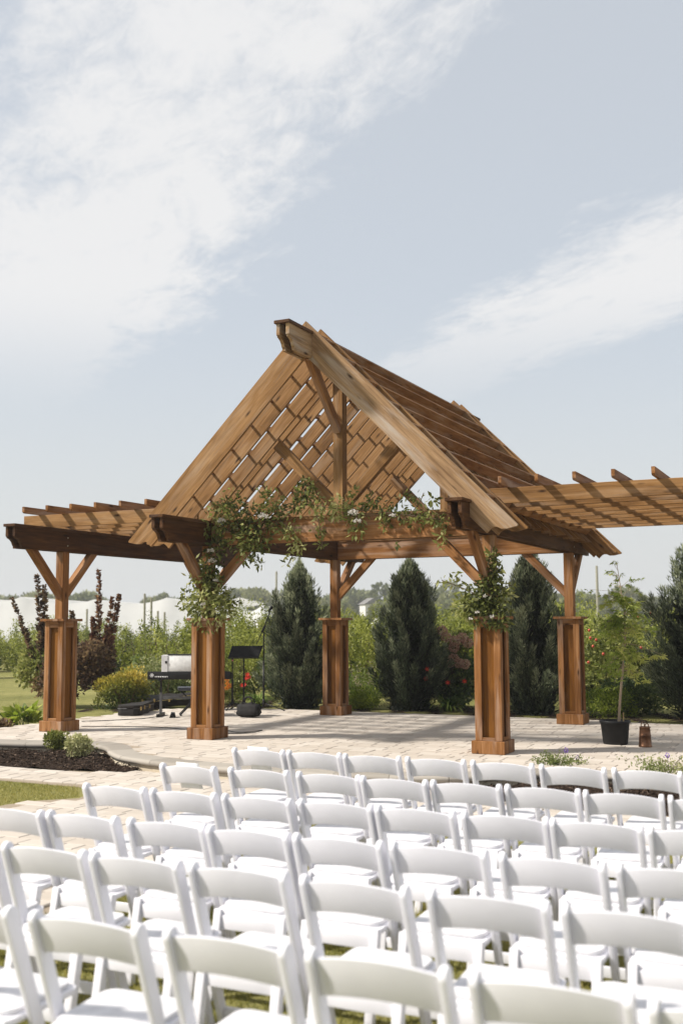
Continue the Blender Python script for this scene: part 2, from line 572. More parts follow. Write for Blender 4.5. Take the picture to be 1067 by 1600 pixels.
def cloud_points(n, radii, shell=.55, seed=0, lobes=9):
    """points in a lumpy ellipsoidal volume standing on z = 0"""
    g = np.random.default_rng(seed)
    rx, ry, rz = radii
    cs = []
    for i in range(lobes):
        a = g.uniform(0, 6.28); rr = g.uniform(.2, .62); zz = g.uniform(.3, 1.35)
        cs.append((math.cos(a) * rr * rx, math.sin(a) * rr * ry, zz * rz, g.uniform(.38, .6)))
    cs.append((0, 0, rz * .9, .75))
    cs = np.array(cs)
    idx = g.integers(0, len(cs), n)
    d = unit(g.normal(size=(n, 3)))
    rad = (shell + (1 - shell) * g.random(n)) ** .7
    p = cs[idx, :3] + d * (cs[idx, 3] * rad)[:, None] * np.array([rx, ry, rz])
    keep = p[:, 2] > .02
    return p[keep], d[keep]
def shrub_mesh(name, mat, n, radii, size, width=.5, seed=0, upward=.3, lobes=9, shell=.5, kk=5):
    g = np.random.default_rng(seed + 1)
    p, d = cloud_points(n, radii, shell, seed, lobes)
    ax = unit(d * .7 + g.normal(size=p.shape) * .7 + np.array([0, 0, upward]))
    ln = size * g.uniform(.6, 1.3, len(p))
    v = leaves(p, ax, ln, ln * width, .2, g)
    t = np.clip(.5 + .28 * lump(p, kk, seed) + g.normal(size=len(p)) * .18, 0, 1)
    return npmesh(name, v, 4, mat, t)
def juniper_mesh(name, h, rad, n, seed):
    g = np.random.default_rng(seed)
    def env(z):
        z = np.clip(z, 0, 1)
        return rad * np.minimum(.80 + .7 * z, 1) * np.clip(1 - z ** 2.0, 0, 1) ** .72
    # feathery plumes springing outwards and up from the middle give the shaggy outline
    K = 170
    z0 = g.random(K) ** 1.15 * .86; az = g.uniform(0, 6.28, K); z1 = np.minimum(z0 + g.uniform(.12, .30, K), 1.0)
    side = 1 + .16 * np.sin(az * 2 + seed) + .17 * np.sin(az * 3 + z0 * 9 + seed * 2)
    r0 = env(z0) * .42 * side; r1 = (env(z1) * g.uniform(.68, 1.26, K) + .02) * side
    z0[:11] = .55; z1[:11] = np.array([1.06, 1.0, .98, .95, .93, .9, .9, .88, .87, .86, .85]); r0[:11] *= .25; r1[:11] = np.array([0, .06, .1, .13, .15, .2, .22, .24, .26, .27, .28]) * rad / .6
    A_ = np.stack([np.cos(az) * r0, np.sin(az) * r0, z0 * h], 1); B_ = np.stack([np.cos(az) * r1, np.sin(az) * r1, z1 * h], 1)
    m = int(n * .82)
    w_ = np.linalg.norm(B_ - A_, axis=1) * np.where(z1 > .72, .5, 1.0); idx = g.choice(K, m, p=w_ / w_.sum()); t = g.random(m) ** .8
    ctr = A_[idx] * (1 - t)[:, None] + B_[idx] * t[:, None]
    bow = unit(np.stack([np.cos(az[idx]), np.sin(az[idx]), np.zeros(m)], 1)) * (np.sin(t * math.pi) * .05)[:, None]
    off = unit(g.normal(size=(m, 3))) * ((.12 * (1 - t) + .018) * rad / .6 * g.random(m) ** .5)[:, None]
    p = ctr + bow + off
    ax = unit(unit(B_[idx] - A_[idx]) + unit(off + 1e-6) * .55 + g.normal(size=(m, 3)) * .25 + np.array([0, 0, .3]))
    ln = g.uniform(.05, .13, m)
    tint = np.clip(.15 + .52 * t + .16 * (p[:, 2] / h) ** 2 + .10 * g.normal(size=K)[idx] + g.normal(size=m) * .15, 0, 1)  # height term paints sunlight into the leaf colour near the crown top
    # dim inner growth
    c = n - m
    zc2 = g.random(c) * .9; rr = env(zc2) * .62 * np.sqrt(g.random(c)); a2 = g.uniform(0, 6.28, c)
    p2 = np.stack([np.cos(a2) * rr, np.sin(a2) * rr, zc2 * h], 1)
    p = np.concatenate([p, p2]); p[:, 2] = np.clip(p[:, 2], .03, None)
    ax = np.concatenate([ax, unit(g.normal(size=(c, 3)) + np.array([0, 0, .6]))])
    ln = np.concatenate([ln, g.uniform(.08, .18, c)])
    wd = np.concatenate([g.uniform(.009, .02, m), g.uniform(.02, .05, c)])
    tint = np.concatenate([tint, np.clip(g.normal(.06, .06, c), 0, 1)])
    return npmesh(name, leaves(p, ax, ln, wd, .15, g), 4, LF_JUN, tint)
def shoots_mesh(name, mat, base_r, h, nsh, per, size, seed, width=.4, lean=.3, droop=.0, kk=4):
    """a clump of upright shoots with leaves along them"""
    g = np.random.default_rng(seed)
    P, A, S, B = [], [], [], []
    for i in range(nsh):
        a = g.uniform(0, 6.28); rr = math.sqrt(g.random()) * base_r
        b = np.array([math.cos(a) * rr, math.sin(a) * rr, 0])
        d = np.array([math.cos(a), math.sin(a), 0]) * lean * g.uniform(.3, 1.2) * (rr / max(base_r, 1e-3) + .3) + g.normal(size=3) * .1
        hh_ = h * g.uniform(.6, 1.05)
        t = np.sort(g.random(per)) ** .8
        q_ = b + np.outer(t, np.array([d[0] * hh_, d[1] * hh_, hh_])) + np.outer(t ** 2, d * hh_ * .5)
        q_[:, 2] -= droop * hh_ * t ** 3
        q_ += g.normal(size=q_.shape) * .05 * size / .1
        P.append(q_)
        A.append(unit(g.normal(size=(per, 3)) + np.array([0, 0, .6])))
        S.append(size * g.uniform(.6, 1.2, per) * (1.1 - .4 * t))
    P = np.concatenate(P); A = np.concatenate(A); S = np.concatenate(S)
    P[:, 2] = np.clip(P[:, 2], .02, None)
    v = leaves(P, A, S, S * width, .2, g)
    tint = np.clip(.42 + .34 * lump(P, kk, seed) + .2 * (P[:, 2] / h - .5) + g.normal(size=len(P)) * .14, 0, 1)
    return npmesh(name, v, 4, mat, tint)
def stems_mesh(name, mat, n, base_r, h, rad, seed, lean=.25):
    g = random.Random(seed)
    parts = []
    for i in range(n):
        a = g.uniform(0, 6.28); r0 = base_r * math.sqrt(g.random()) * .4
        p0 = Vector((math.cos(a) * r0, math.sin(a) * r0, -.02))
        p2 = Vector((math.cos(a) * (r0 + lean * h * g.uniform(.3, 1)), math.sin(a) * (r0 + lean * h * g.uniform(.3, 1)), h * g.uniform(.7, 1)))
        p1 = (p0 + p2) / 2 + Vector((g.uniform(-.04, .04), g.uniform(-.04, .04), .04))
        parts.append(tube_vf([p0, p1, p2], [rad, rad * .75, rad * .35], 5))
    return merge_parts(name, parts, mat)

# ================================================================== THE SETTING
GZ = -0.15                                   # lawn level, patio paving is z = 0
def smooth(x, a, b):
    t = np.clip((x - a) / (b - a), 0, 1); return t * t * (3 - 2 * t)
def gz(x, y):
    u, v = loc(np.asarray(x, float), np.asarray(y, float))
    z = GZ + .12 * smooth(v, 1.0, 4.6) * (1 - smooth(v, 30, 60)) + .06 * smooth(-u, 2.6, 4.2) * smooth(v, -2.0, 0.5)
    return np.minimum(z, -.03)
xs = np.unique(np.concatenate([np.linspace(-2500, -60, 18), np.linspace(-60, -12, 25), np.arange(-12, 12.01, .3), np.linspace(12, 60, 25), np.linspace(60, 2500, 18)]))
ys = np.unique(np.concatenate([np.linspace(-300, -6, 10), np.arange(-6, 26.01, .3), np.linspace(26, 80, 28), np.linspace(80, 3500, 22)]))
X, Y = np.meshgrid(xs, ys)
Z = gz(X, Y)
V = np.stack([X, Y, Z], -1).reshape(-1, 3)
nx, ny = len(xs), len(ys)
F = [(j * nx + i, j * nx + i + 1, (j + 1) * nx + i + 1, (j + 1) * nx + i) for j in range(ny - 1) for i in range(nx - 1)]
tag(obj('ground', pymesh('ground', V, F, GROUND, True)), 'mown grass lawn and field around the stone patio', kind='structure')

def inside(poly, x, y):
    c = False; n = len(poly); j = n - 1
    for i in range(n):
        xi, yi = poly[i][0], poly[i][1]; xj, yj = poly[j][0], poly[j][1]
        if (yi > y) != (yj > y) and x < (xj - xi) * (y - yi) / (yj - yi) + xi: c = not c
        j = i
    return c
front = [(-3.7, -1.62), (-3.0, -1.58), (-2.4, -1.5), (-1.84, -1.4), (-1.3, -1.24), (-.95, -1.2), (-.62, -1.36), (-.25, -1.74), (.1, -2.02), (.45, -2.17), (.8, -2.28), (1.2, -2.37), (2.0, -2.42), (2.8, -2.39), (3.5, -2.31), (4.0, -2.2), (4.4, -2.0), (4.72, -1.68), (5.05, -1.42), (5.6, -1.3), (6.4, -1.28), (7.4, -1.36), (8.4, -1.5), (9.6, -1.7)]
front_s = catmull([(a, b, 0) for a, b in front], 8)
rear = [(9.6, 4.35), (6.5, 4.55), (3.0, 4.72), (0, 4.8), (-2.2, 4.78), (-3.1, 4.4), (-3.62, 3.4), (-3.72, 2.0), (-3.78, .6), (-3.75, -.6)]
patio_poly = [(p.x, p.y) for p in front_s] + rear
# base slab
def poly_slab(name, poly, z0, z1, mat):
    n = len(poly)
    pts = [w2(a, b) for a, b in poly]
    v = [(x, y, z0) for x, y in pts] + [(x, y, z1) for x, y in pts]
    f = [tuple(range(n, 2 * n))] + [(i, (i + 1) % n, (i + 1) % n + n, i + n) for i in range(n)]
    return pymesh(name, v, f, mat)
patio = tag(obj('patio', poly_slab('patio', patio_poly, -.2, -.014, SAND)), 'raised stone paver patio under the timber pavilion', kind='structure')

def paver_mesh(name, a, b, h=.045, c=.007):
    x, y = a / 2, b / 2
    v = [(-x, -y, -h), (x, -y, -h), (x, y, -h), (-x, y, -h), (-x, -y, -c * .8), (x, -y, -c * .8), (x, y, -c * .8), (-x, y, -c * .8),
         (-x + c, -y + c, 0), (x - c, -y + c, 0), (x - c, y - c, 0), (-x + c, y - c, 0)]
    f = [(8, 9, 10, 11)]
    for o in (0, 4):
        for i in range(4):
            j = (i + 1) % 4
            f.append((o + i, o + j, o + j + 4, o + i + 4))
    return pymesh(name, v, f, PAVER)
def lay_pavers(parent, poly, u0, u1, v0, v1, zf, stuff_name, keep=None, cap=300, seed=3, clear=.06, row=.2, widths=(.2, .3, .4), maxy=1235):
    g = random.Random(seed)
    cand = []
    v = v0; k = 0
    while v < v1:
        u = u0 - g.uniform(0, .3)
        while u < u1:
            wd = g.choice(widths)
            cu, cv = u + wd / 2, v + row / 2
            ok = all(inside(poly, cu + sx * (wd / 2 - clear), cv + sy * (row / 2 - clear)) for sx in (-1, 1) for sy in (-1, 1))
            if ok and (keep is None or keep(cu, cv)):
                x, y = w2(cu, cv)
                z = zf(x, y) + g.uniform(-.0025, .0025)
                X_, Y_, D_ = project((x, y, z)) if y > .6 else (-999, 0, 1)
                vis = -20 < X_ < 1090 and Y_ < maxy
                cand.append((-(1 if vis else 0), D_, x, y, z, wd))
            u += wd
        v += row; k += 1
    cand.sort()
    meshes = {w_: paver_mesh('paver', w_ - .006, row - .006) for w_ in widths}
    for c in cand[:cap]:
        obj('paver', meshes[c[5]], None, parent, Matrix.Translation((c[2], c[3], c[4])) @ Matrix.Rotation(TH, 4, 'Z') @ Matrix.Rotation(g.uniform(-.006, .006), 4, 'X'))
    rest = cand[cap:]
    if rest:
        vs, fs, rn, off = [], [], [], 0
        base = {w_: ([Vector(q_.co) for q_ in me.vertices], [tuple(p.vertices) for p in me.polygons]) for w_, me in meshes.items()}
        for c in rest:
            M = Matrix.Translation((c[2], c[3], c[4])) @ Matrix.Rotation(TH, 4, 'Z') @ Matrix.Rotation(g.uniform(-.006, .006), 4, 'X')
            bv, bf = base[c[5]]
            vs += [M @ q_ for q_ in bv]; fs += [tuple(i + off for i in t) for t in bf]; off += len(bv)
            rn += [g.random()] * len(bf)
        me = pymesh(stuff_name, vs, fs, PAVER)
        a = me.attributes.new('rnd', 'FLOAT', 'FACE'); a.data.foreach_set('value', rn)
        tag(obj(stuff_name, me, None, parent), kind='stuff')
# keep the coping strip free at the front
def dist_front(u, v):
    return min((u - p.x) ** 2 + (v - p.y) ** 2 for p in front_s) ** .5
lay_pavers(patio, patio_poly, -3.9, 9.6, -2.5, 4.85, lambda x, y: 0.0, 'paver_field', keep=lambda u, v: dist_front(u, v) > .30 or v > 1)

# coping stones and the wall blocks under them, one object each
def along(poly, step):
    out = [poly[0]]; acc = 0
    for a, b in zip(poly[:-1], poly[1:]):
        d = (b - a).length; pos = 0
        while acc + (d - pos) >= step:
            pos += step - acc; acc = 0
            out.append(a + (b - a) * (pos / d))
        acc += d - pos
    return out
cop = along(front_s, .06)
prof = [(-.03, -.062), (-.052, -.05), (-.062, -.028), (-.055, -.008), (-.036, .003), (-.01, .006), (.25, .006), (.25, -.062)]
def strip_piece(name, pts, prof, mat, parent):
    n = len(pts); m = len(prof); v, f = [], []
    for i, p in enumerate(pts):
        t = (pts[min(i + 1, n - 1)] - pts[max(i - 1, 0)]).normalized()
        nrm = Vector((-t.y, t.x, 0))
        for a, z in prof:
            qd = p + nrm * a
            x, y = w2(qd.x, qd.y); v.append((x, y, z))
    for i in range(n - 1):
        for k in range(m):
            k2 = (k + 1) % m
            f.append((i * m + k, i * m + k2, (i + 1) * m + k2, (i + 1) * m + k))
    f.append(tuple(range(m))); f.append(tuple((n - 1) * m + k for k in range(m - 1, -1, -1)))
    me = pymesh(name, v, f, mat)
    bm = bmesh.new(); bm.from_mesh(me); bmesh.ops.recalc_face_normals(bm, faces=bm.faces); bm.to_mesh(me); bm.free()
    me.polygons.foreach_set('use_smooth', [True] * len(me.polygons)); me.set_sharp_from_angle(angle=R(48))
    return obj(name, me, None, parent)
def shrink(pts, gap):
    a = pts[:]
    a[0] = a[0] + (a[1] - a[0]).normalized() * gap; a[-1] = a[-1] + (a[-2] - a[-1]).normalized() * gap
    return a
for i in range(0, len(cop) - 10, 10):
    strip_piece('coping_stone', shrink(cop[i:i + 11], .0025), prof, COPING, patio)
bp = [(-.005, -.30), (-.012, -.29), (-.012, -.072), (-.004, -.064), (.10, -.064), (.10, -.30)]
g_ = random.Random(4); i = 0
while i < len(cop) - 6:
    n = g_.choice((3, 4, 4, 5))
    dd = g_.uniform(-.006, .006)
    strip_piece('wall_block', shrink(cop[i:i + n + 1], .004), [(a + dd if a < .05 else a, z) for a, z in bp], WALLST, patio)
    i += n

# path of pavers at lawn level: a cross strip along the patio front and the aisle towards the camera
path_poly = [(-6, -2.53), (-1.43, -2.53), (-.6, -2.5), (.35, -2.4), (.5, -2.0), (4.5, -1.9), (4.75, -2.45), (5.4, -2.62), (10, -2.75), (10, -4.35), (3.66, -4.1), (3.66, -12.5), (.68, -12.5), (.68, -4.6), (.8, -4.3), (1.08, -4.02), (1.0, -3.75), (.66, -3.44), (-.5, -3.4), (-6, -3.4)]
pth = tag(obj('path', poly_slab('path', path_poly, GZ - .05, GZ + .006, SAND)), 'paved garden path crossing in front of the patio and forming the aisle', kind='structure')
lay_pavers(pth, path_poly, -6, 10, -12.5, -1.9, lambda x, y: GZ + .022, 'paver_run', seed=9, clear=.02, row=.18, widths=(.18, .27, .36), maxy=1480)

# mulch beds: mounded sheets with chips
def bed(name, poly, zc, label, nchips, seed, mound=.05):
    g = np.random.default_rng(seed)
    P = np.array(poly); lo, hi = P.min(0), P.max(0)
    st = .11
    us = np.arange(lo[0], hi[0] + st, st); vs = np.arange(lo[1], hi[1] + st, st)
    idx = {}; verts = []; faces = []
    def h(u, v):
        e = min(np.hypot(*(np.array([u, v]) - np.array(a))) for a in dense)
        return zc + mound * min(e / .35, 1) + .012 * math.sin(u * 9 + v * 4) + .01 * math.sin(u * 21 - v * 17)
    dense = []
    for a, b in zip(poly, poly[1:] + poly[:1]):
        nn = max(2, int(math.hypot(b[0] - a[0], b[1] - a[1]) / .12))
        for k in range(nn): dense.append((a[0] + (b[0] - a[0]) * k / nn, a[1] + (b[1] - a[1]) * k / nn))
    def vid(i, j):
        if (i, j) not in idx:
            u, v = us[i], vs[j]
            idx[(i, j)] = len(verts); x, y = w2(u, v); verts.append((x, y, h(u, v)))
        return idx[(i, j)]
    for i in range(len(us) - 1):
        for j in range(len(vs) - 1):
            if inside(poly, us[i] + st / 2, vs[j] + st / 2):
                faces.append((vid(i, j), vid(i + 1, j), vid(i + 1, j + 1), vid(i, j + 1)))
    b = tag(obj(name, pymesh(name, verts, faces, MULCH, True)), label, kind='structure')
    pos = []
    while len(pos) < nchips:
        u = g.uniform(lo[0], hi[0]); v = g.uniform(lo[1], hi[1])
        if inside(poly, u, v):
            x, y = w2(u, v); pos.append((x, y, h(u, v) + g.uniform(0, .012)))
    pos = np.array(pos)
    ax = unit(g.normal(size=pos.shape) * np.array([1, 1, .35]))
    vv = leaves(pos, ax, g.uniform(.025, .075, nchips), g.uniform(.008, .02, nchips), .1, g)
    tag(obj('bark_chips', npmesh('bark_chips', vv, 4, MULCH, g.random(nchips)), None, b), kind='stuff')
    return h
hL = bed('mulch_bed', [(-5.5, -1.5), (-3.0, -1.42), (-1.84, -1.26), (-.95, -1.04), (-.6, -1.2), (-.2, -1.6), (.15, -1.9), (.5, -2.05), (.45, -2.42), (-.6, -2.53), (-1.43, -2.56), (-5.5, -2.56)], -.135, 'brown bark mulch bed between the path and the patio edge, with two small shrubs', 9000, 5)
hR = bed('mulch_bed', [(4.4, -1.85), (4.7, -1.55), (5.05, -1.28), (5.6, -1.15), (6.4, -1.12), (7.4, -1.2), (9.6, -1.5), (9.6, -2.65), (5.4, -2.66), (4.75, -2.5)], -.135, 'brown bark mulch bed at the patio edge behind the chairs, with purple flowers', 6000, 6)
hB = bed('planting_bed', [(-3.75, 3.2), (-3.1, 4.3), (-2.2, 4.7), (0, 4.73), (3, 4.65), (6.5, 4.48), (9.6, 4.3), (9.6, 7.2), (-2.5, 7.4), (-5.2, 5.5), (-5.2, 2.4)], -.075, 'dark planting bed behind the patio holding the junipers and lilies', 5000, 7, .04)

# grass blades where the lawn is close enough to show them
def blades(name, polys, n, seed, hh_=(.02, .05), label=None):
    g = np.random.default_rng(seed)
    out = []
    area = [abs(sum(a[0] * b[1] - b[0] * a[1] for a, b in zip(p, p[1:] + p[:1]))) / 2 for p in polys]
    for p, A_ in zip(polys, area):
        P = np.array(p); lo, hi = P.min(0), P.max(0)
        cnt = int(n * A_ / sum(area)); q_ = []
        while len(q_) < cnt:
            c = g.uniform(lo, hi, (cnt, 2))
            q_ += [x for x in c if inside(p, x[0], x[1])]
        out += q_[:cnt]
    uv = np.array(out)
    x = OX + uv[:, 0] * UX - uv[:, 1] * UY; y = OY + uv[:, 0] * UY + uv[:, 1] * UX
    m = len(uv); pos = np.stack([x, y, np.full(m, GZ - .004)], 1)
    hgt = g.uniform(*hh_, m) * (1 + .25 * lump(pos, 3, seed))
    lean = g.normal(size=(m, 3)) * np.array([.5, .5, 0])
    tip = pos + (np.array([0, 0, 1]) + lean) * hgt[:, None]
    sd_ = unit(np.cross(tip - pos, g.normal(size=(m, 3)))) * g.uniform(.0018, .0035, m)[:, None]
    v = np.stack([pos - sd_, pos + sd_, tip], 1).reshape(-1, 3)
    t = np.clip(.45 + .22 * lump(pos, 2.5, seed) + g.normal(size=m) * .22, 0, 1)
    return tag(obj(name, npmesh(name, v, 3, LF_GRASS, t)), label, kind='stuff')
blades('grass', [[(3.68, -4.3), (10.2, -4.5), (10.6, -12.2), (3.68, -12.2)], [(-3.5, -3.42), (.62, -3.46), (1.05, -3.98), (.8, -4.28), (.66, -4.6), (.66, -6.5), (-3.5, -6.5)]], 260000, 12, (.022, .05), 'short mown grass of the lawn under the chairs')

# ================================================================== THE PAVILION
pav = tag(empty('timber_pavilion', PAV), 'brown timber pavilion with gabled slatted roof and slatted pergola wings on paneled columns', 'pavilion')
_cache = {}
def lm(u, v, z): return PAV @ Vector((u, v, z))
def board(name, p0, p1, w, h, mat, parent=None, up=(0, 0, 1)):
    """rectangular timber from p0 to p1 (pavilion coordinates); w across, h along 'up'"""
    p0, p1 = Vector(p0), Vector(p1)
    d = p1 - p0; ln = d.length
    key = ('b', round(ln, 3), round(w, 3), round(h, 3), mat.name)
    if key not in _cache:
        me = merge_parts(name, [box_vf(-ln / 2, ln / 2, -w / 2, w / 2, -h / 2, h / 2)], mat)
        bevel(me, min(.004, w / 6), 1, False)
        _cache[key] = me
    x = d.normalized(); u = Vector(up)
    z = (u - x * u.dot(x)).normalized(); y = z.cross(x)
    M = Matrix((x, y, z)).transposed().to_4x4(); M.translation = (p0 + p1) / 2
    return obj(name, _cache[key], None, parent or pav, PAV @ M)
def profile(name, key, pts, th, mat, M, parent=None):
    if key not in _cache:
        me = merge_parts(name, [prism_vf(pts, -th / 2, th / 2)], mat)
        bm = bmesh.new(); bm.from_mesh(me); bmesh.ops.recalc_face_normals(bm, faces=bm.faces); bm.to_mesh(me); bm.free()
        _cache[key] = me
    return obj(name, _cache[key], None, parent or pav, PAV @ M)

BZ0, BZ1, CAPT = 2.64, 2.94, .04
def ogee(ln, h, inset=.15):
    e = [(0, h), (0, .55 * h), (.02, .52 * h), (.022, .47 * h), (.05, .44 * h), (.085, .38 * h), (.115, .28 * h), (.132, .16 * h), (inset, .1 * h), (inset, 0)]
    r = [(ln - a, b) for a, b in reversed(e)]
    return [(a, b) for a, b in e] + r
def beam(u, v0, v1, z0, h, mat=WOOD, capmat=WOOD):
    ln = v1 - v0
    A_ = Matrix(((0, -1, 0), (1, 0, 0), (0, 0, 1))).to_4x4()
    def place(off):
        M = A_.copy(); M.translation = Vector((u + off, v0, z0)); return M
    pts = list(reversed(ogee(ln, h)))
    b = profile('beam', ('ogee', round(ln, 3), round(h, 3)), pts, .045, mat, place(.065))
    profile('beam_board', ('ogee', round(ln, 3), round(h, 3)), pts, .045, mat, place(-.065), b)
    board('spacer', (u, v0 + .3, z0 + h / 2 + .003), (u, v1 - .3, z0 + h / 2 + .003), .083, h - .02, mat, b)
    board('beam_cap', (u, v0 - .03, z0 + h + CAPT / 2), (u, v1 + .03, z0 + h + CAPT / 2), .215, CAPT, capmat, b)
    return b
BEAMS = {}
for u, f_, b_ in ((-WING, -1.12, 5.10), (0, -1.24, 5.18), (W, -1.26, 5.18), (W + WING, -1.12, 5.10)):
    BEAMS[u] = beam(u, f_, b_, BZ0, BZ1 - BZ0)
for v in (0, L):          # tie beams of the two trusses
    t_ = board('tie_beam', (.092, v - .065, (BZ0 + BZ1) / 2), (W - .092, v - .065, (BZ0 + BZ1) / 2), .045, BZ1 - BZ0, WOOD_R)
    board('beam_board', (.092, v + .065, (BZ0 + BZ1) / 2), (W - .092, v + .065, (BZ0 + BZ1) / 2), .045, BZ1 - BZ0, WOOD, t_)
    board('beam_cap', (.11, v, BZ1 + CAPT / 2), (W - .11, v, BZ1 + CAPT / 2), .215, CAPT, WOOD_L, t_)
    board('spacer', (.1, v, BZ0 + .15), (W - .1, v, BZ0 + .15), .083, .27, WOOD, t_)
RID0, RIDH = 4.875, .30
beam(W / 2, -1.58, 5.60, RID0, RIDH, WOOD_G, WOOD)

# columns
BW, BH, CW, CT, CTOP = .4114, .1527, .4383, .0373, 1.6426
BODY = .336
def column(u, v, wood_s=WOOD_R):
    c = board('column', (u, v, BH), (u, v, CTOP - CT), BODY - .10, BODY - .10, WOOD_P, up=(1, 0, 0))
    # plinth of four mitred boards read as one block, its top set in
    board('plinth', (u, v, 0.002), (u, v, BH), BW, BW, WOOD_R, c, up=(1, 0, 0))
    board('cap', (u, v, CTOP - CT), (u, v, CTOP), CW, CW, WOOD_R, c, up=(1, 0, 0))
    zt, zb = CTOP - CT, BH
    h = BODY / 2; sw = .088; t = .034
    for s_ in (-1, 1):
        for q_ in (-1, 1):
            # stiles: front/back faces run the full width, side faces butt behind them
            x = s_ * (h - sw / 2)
            board('stile', (u + x, v + q_ * (h - t / 2), zb), (u + x, v + q_ * (h - t / 2), zt), sw, t, wood_s, c, up=(0, 1, 0))
            y = s_ * (h - t - .024)
            board('stile', (u + q_ * (h - t / 2 - .001), v + y, zb), (u + q_ * (h - t / 2 - .001), v + y, zt), .048, t, wood_s, c, up=(1, 0, 0))
        ww = h - sw - .001
        board('rail', (u - ww, v + s_ * (h - t / 2 - .002), zt - .045), (u + ww, v + s_ * (h - t / 2 - .002), zt - .045), t, .09, wood_s, c)
        board('rail', (u - ww, v + s_ * (h - t / 2 - .002), zb + .02), (u + ww, v + s_ * (h - t / 2 - .002), zb + .02), t, .04, wood_s, c)
        wy = h - t - .05
        board('rail', (u + s_ * (h - t / 2 - .003), v - wy, zt - .045), (u + s_ * (h - t / 2 - .003), v + wy, zt - .045), t, .09, wood_s, c)
        board('rail', (u + s_ * (h - t / 2 - .003), v - wy, zb + .02), (u + s_ * (h - t / 2 - .003), v + wy, zb + .02), t, .04, wood_s, c)
    board('post', (u, v, CTOP), (u, v, BZ0), .14, .14, WOOD_R, c, up=(1, 0, 0))
def brace(u, v, du, dv):
    z0, z1 = 1.94, BZ0
    a = Vector((u + du * .07, v + dv * .07, z0)); b = Vector((u + du * .76, v + dv * .76, z1 + .0))
    d = (b - a).normalized()
    # mitred ends: a prism in the vertical plane of the brace
    ln = .76 - .07
    hgt = z1 - z0
    wv = .165                       # vertical thickness of the slanting timber
    pts = [(0, 0), (ln, hgt - .0), (ln - wv * ln / hgt, hgt), (0, wv)]
    M = Matrix(((du, -dv, 0), (dv, du, 0), (0, 0, 1))).to_4x4(); M.translation = Vector((u + du * .07, v + dv * .07, z0))
    # rotate the mesh so that local X runs along the brace (for the grain)
    an = math.atan2(hgt, ln)
    rp = [(x * math.cos(an) + z * math.sin(an), -x * math.sin(an) + z * math.cos(an)) for x, z in pts]
    M = M @ Matrix.Rotation(-an, 4, 'Y')
    profile('brace', 'brace', list(reversed(rp)) if False else rp, .092, WOOD_R, M)
for u, v in ((-WING, 0), (0, 0), (W, 0), (W + WING, 0), (-WING, L), (0, L), (W, L), (W + WING, L)):
    column(u, v)
for u in (-WING, W + WING):
    for v in (0, L): brace(u, v, 0, -1); brace(u, v, 0, 1)
for v, s_ in ((0, -1), (L, 1)):
    for u, i_ in ((0, 1), (W, -1)):
        brace(u, v, 0, s_); brace(u, v, i_, 0)
# bolts through the beams at the posts
bolt_me = merge_parts('bolt', [lathe_vf([(.011, 0), (.011, .006), (.006, .01), (0.0005, .01)], 8)], CHROME)
for u in (-WING, 0, W, W + WING):
    for v in (0, L):
        for z in (BZ0 + .09, BZ0 + .21):
            obj('bolt', bolt_me, None, BEAMS[u], PAV @ (Matrix.Translation((u + .0875, v, z)) @ Matrix.Rotation(R(90), 4, 'Y')))

# rafters: a = distance down the slope, n = perpendicular to it
APEX = 4.905          # underside of the rafters on the ridge line
DN = .318
SQ = math.sqrt(.5)
def slope_M(side, v, s0=0.0):
    X_ = Vector((side * SQ, 0, -SQ)); Z_ = Vector((side * SQ, 0, SQ)); Y_ = Z_.cross(X_)
    M = Matrix((X_, Y_, Z_)).transposed().to_4x4(); M.translation = Vector((W / 2, v, APEX))
    return M
arc = []
for k in range(9):
    t = k / 8
    arc.append((3.28 + .09 * t - .035 * math.sin(math.pi * t) , .0 + .15 * t + .03 * math.sin(math.pi * t)))
barge_pts = [(.003, 0)] + arc + [(3.42, .2), (3.485, .30), (3.478, DN), (-DN + .003, DN)]
RD = .184
raf_pts = [(.092 / SQ * 1.0 - .0, 0), (2.97, 0), (2.97 + RD, RD), (.092 / SQ - RD, RD)]
def rafter(name, v, pts, key, mat, side, th=.041):
    return profile(name, key + ('' if side > 0 else '_l') + mat.name, [(x, z) for x, z in pts], th, mat, slope_M(side, v + th / 2))
for v in (-.98, -.57, 4.50, 4.89):
    rafter('barge_board', v, barge_pts, 'barge', WOOD_G if v == -.98 else WOOD_L, 1)
    rafter('barge_board', v, barge_pts, 'barge', WOOD_L, -1)
for v in (-.164, 0.0, .283, .75, 1.20, 1.65, 2.09, 2.52, 2.93, 3.33, 3.73, 4.02, 4.16):
    for sd_ in (1, -1): rafter('rafter', v, raf_pts, 'rafter', WOOD_L, sd_)
# purlins lie on the rafters and run from barge to barge
for side in (1, -1):
    for k in range(8):
        u_top = .20 + .30 * k
        s_ = u_top / SQ - DN
        M = slope_M(side, 0)
        p = M @ Vector((s_, 0, (RD + DN - .006) / 2))
        nrm = Vector((side * SQ, 0, SQ))
        board('purlin', (p.x, -.938, p.z), (p.x, 4.888, p.z), .033, DN - .006 - RD - .002, WOOD_R, up=nrm)
# king posts, struts and ridge braces
for v, s_ in ((0, -1), (L, 1)):
    board('king_post', (W / 2, v, BZ1 + CAPT), (W / 2, v, RID0), .14, .14, WOOD_L, up=(1, 0, 0))
    for sd_ in (-1, 1):
        board('strut', (W / 2 + sd_ * .07, v, 3.12), (W / 2 + sd_ * .94, v, 3.99), .10, .14, WOOD_L)
    a = Vector((W / 2, v + s_ * .06, 4.10)); b = Vector((W / 2, v + s_ * .90, 4.92))
    board('brace', a, b, .09, .12, WOOD_R, up=(1, 0, 0) if False else (0, -s_, 1))
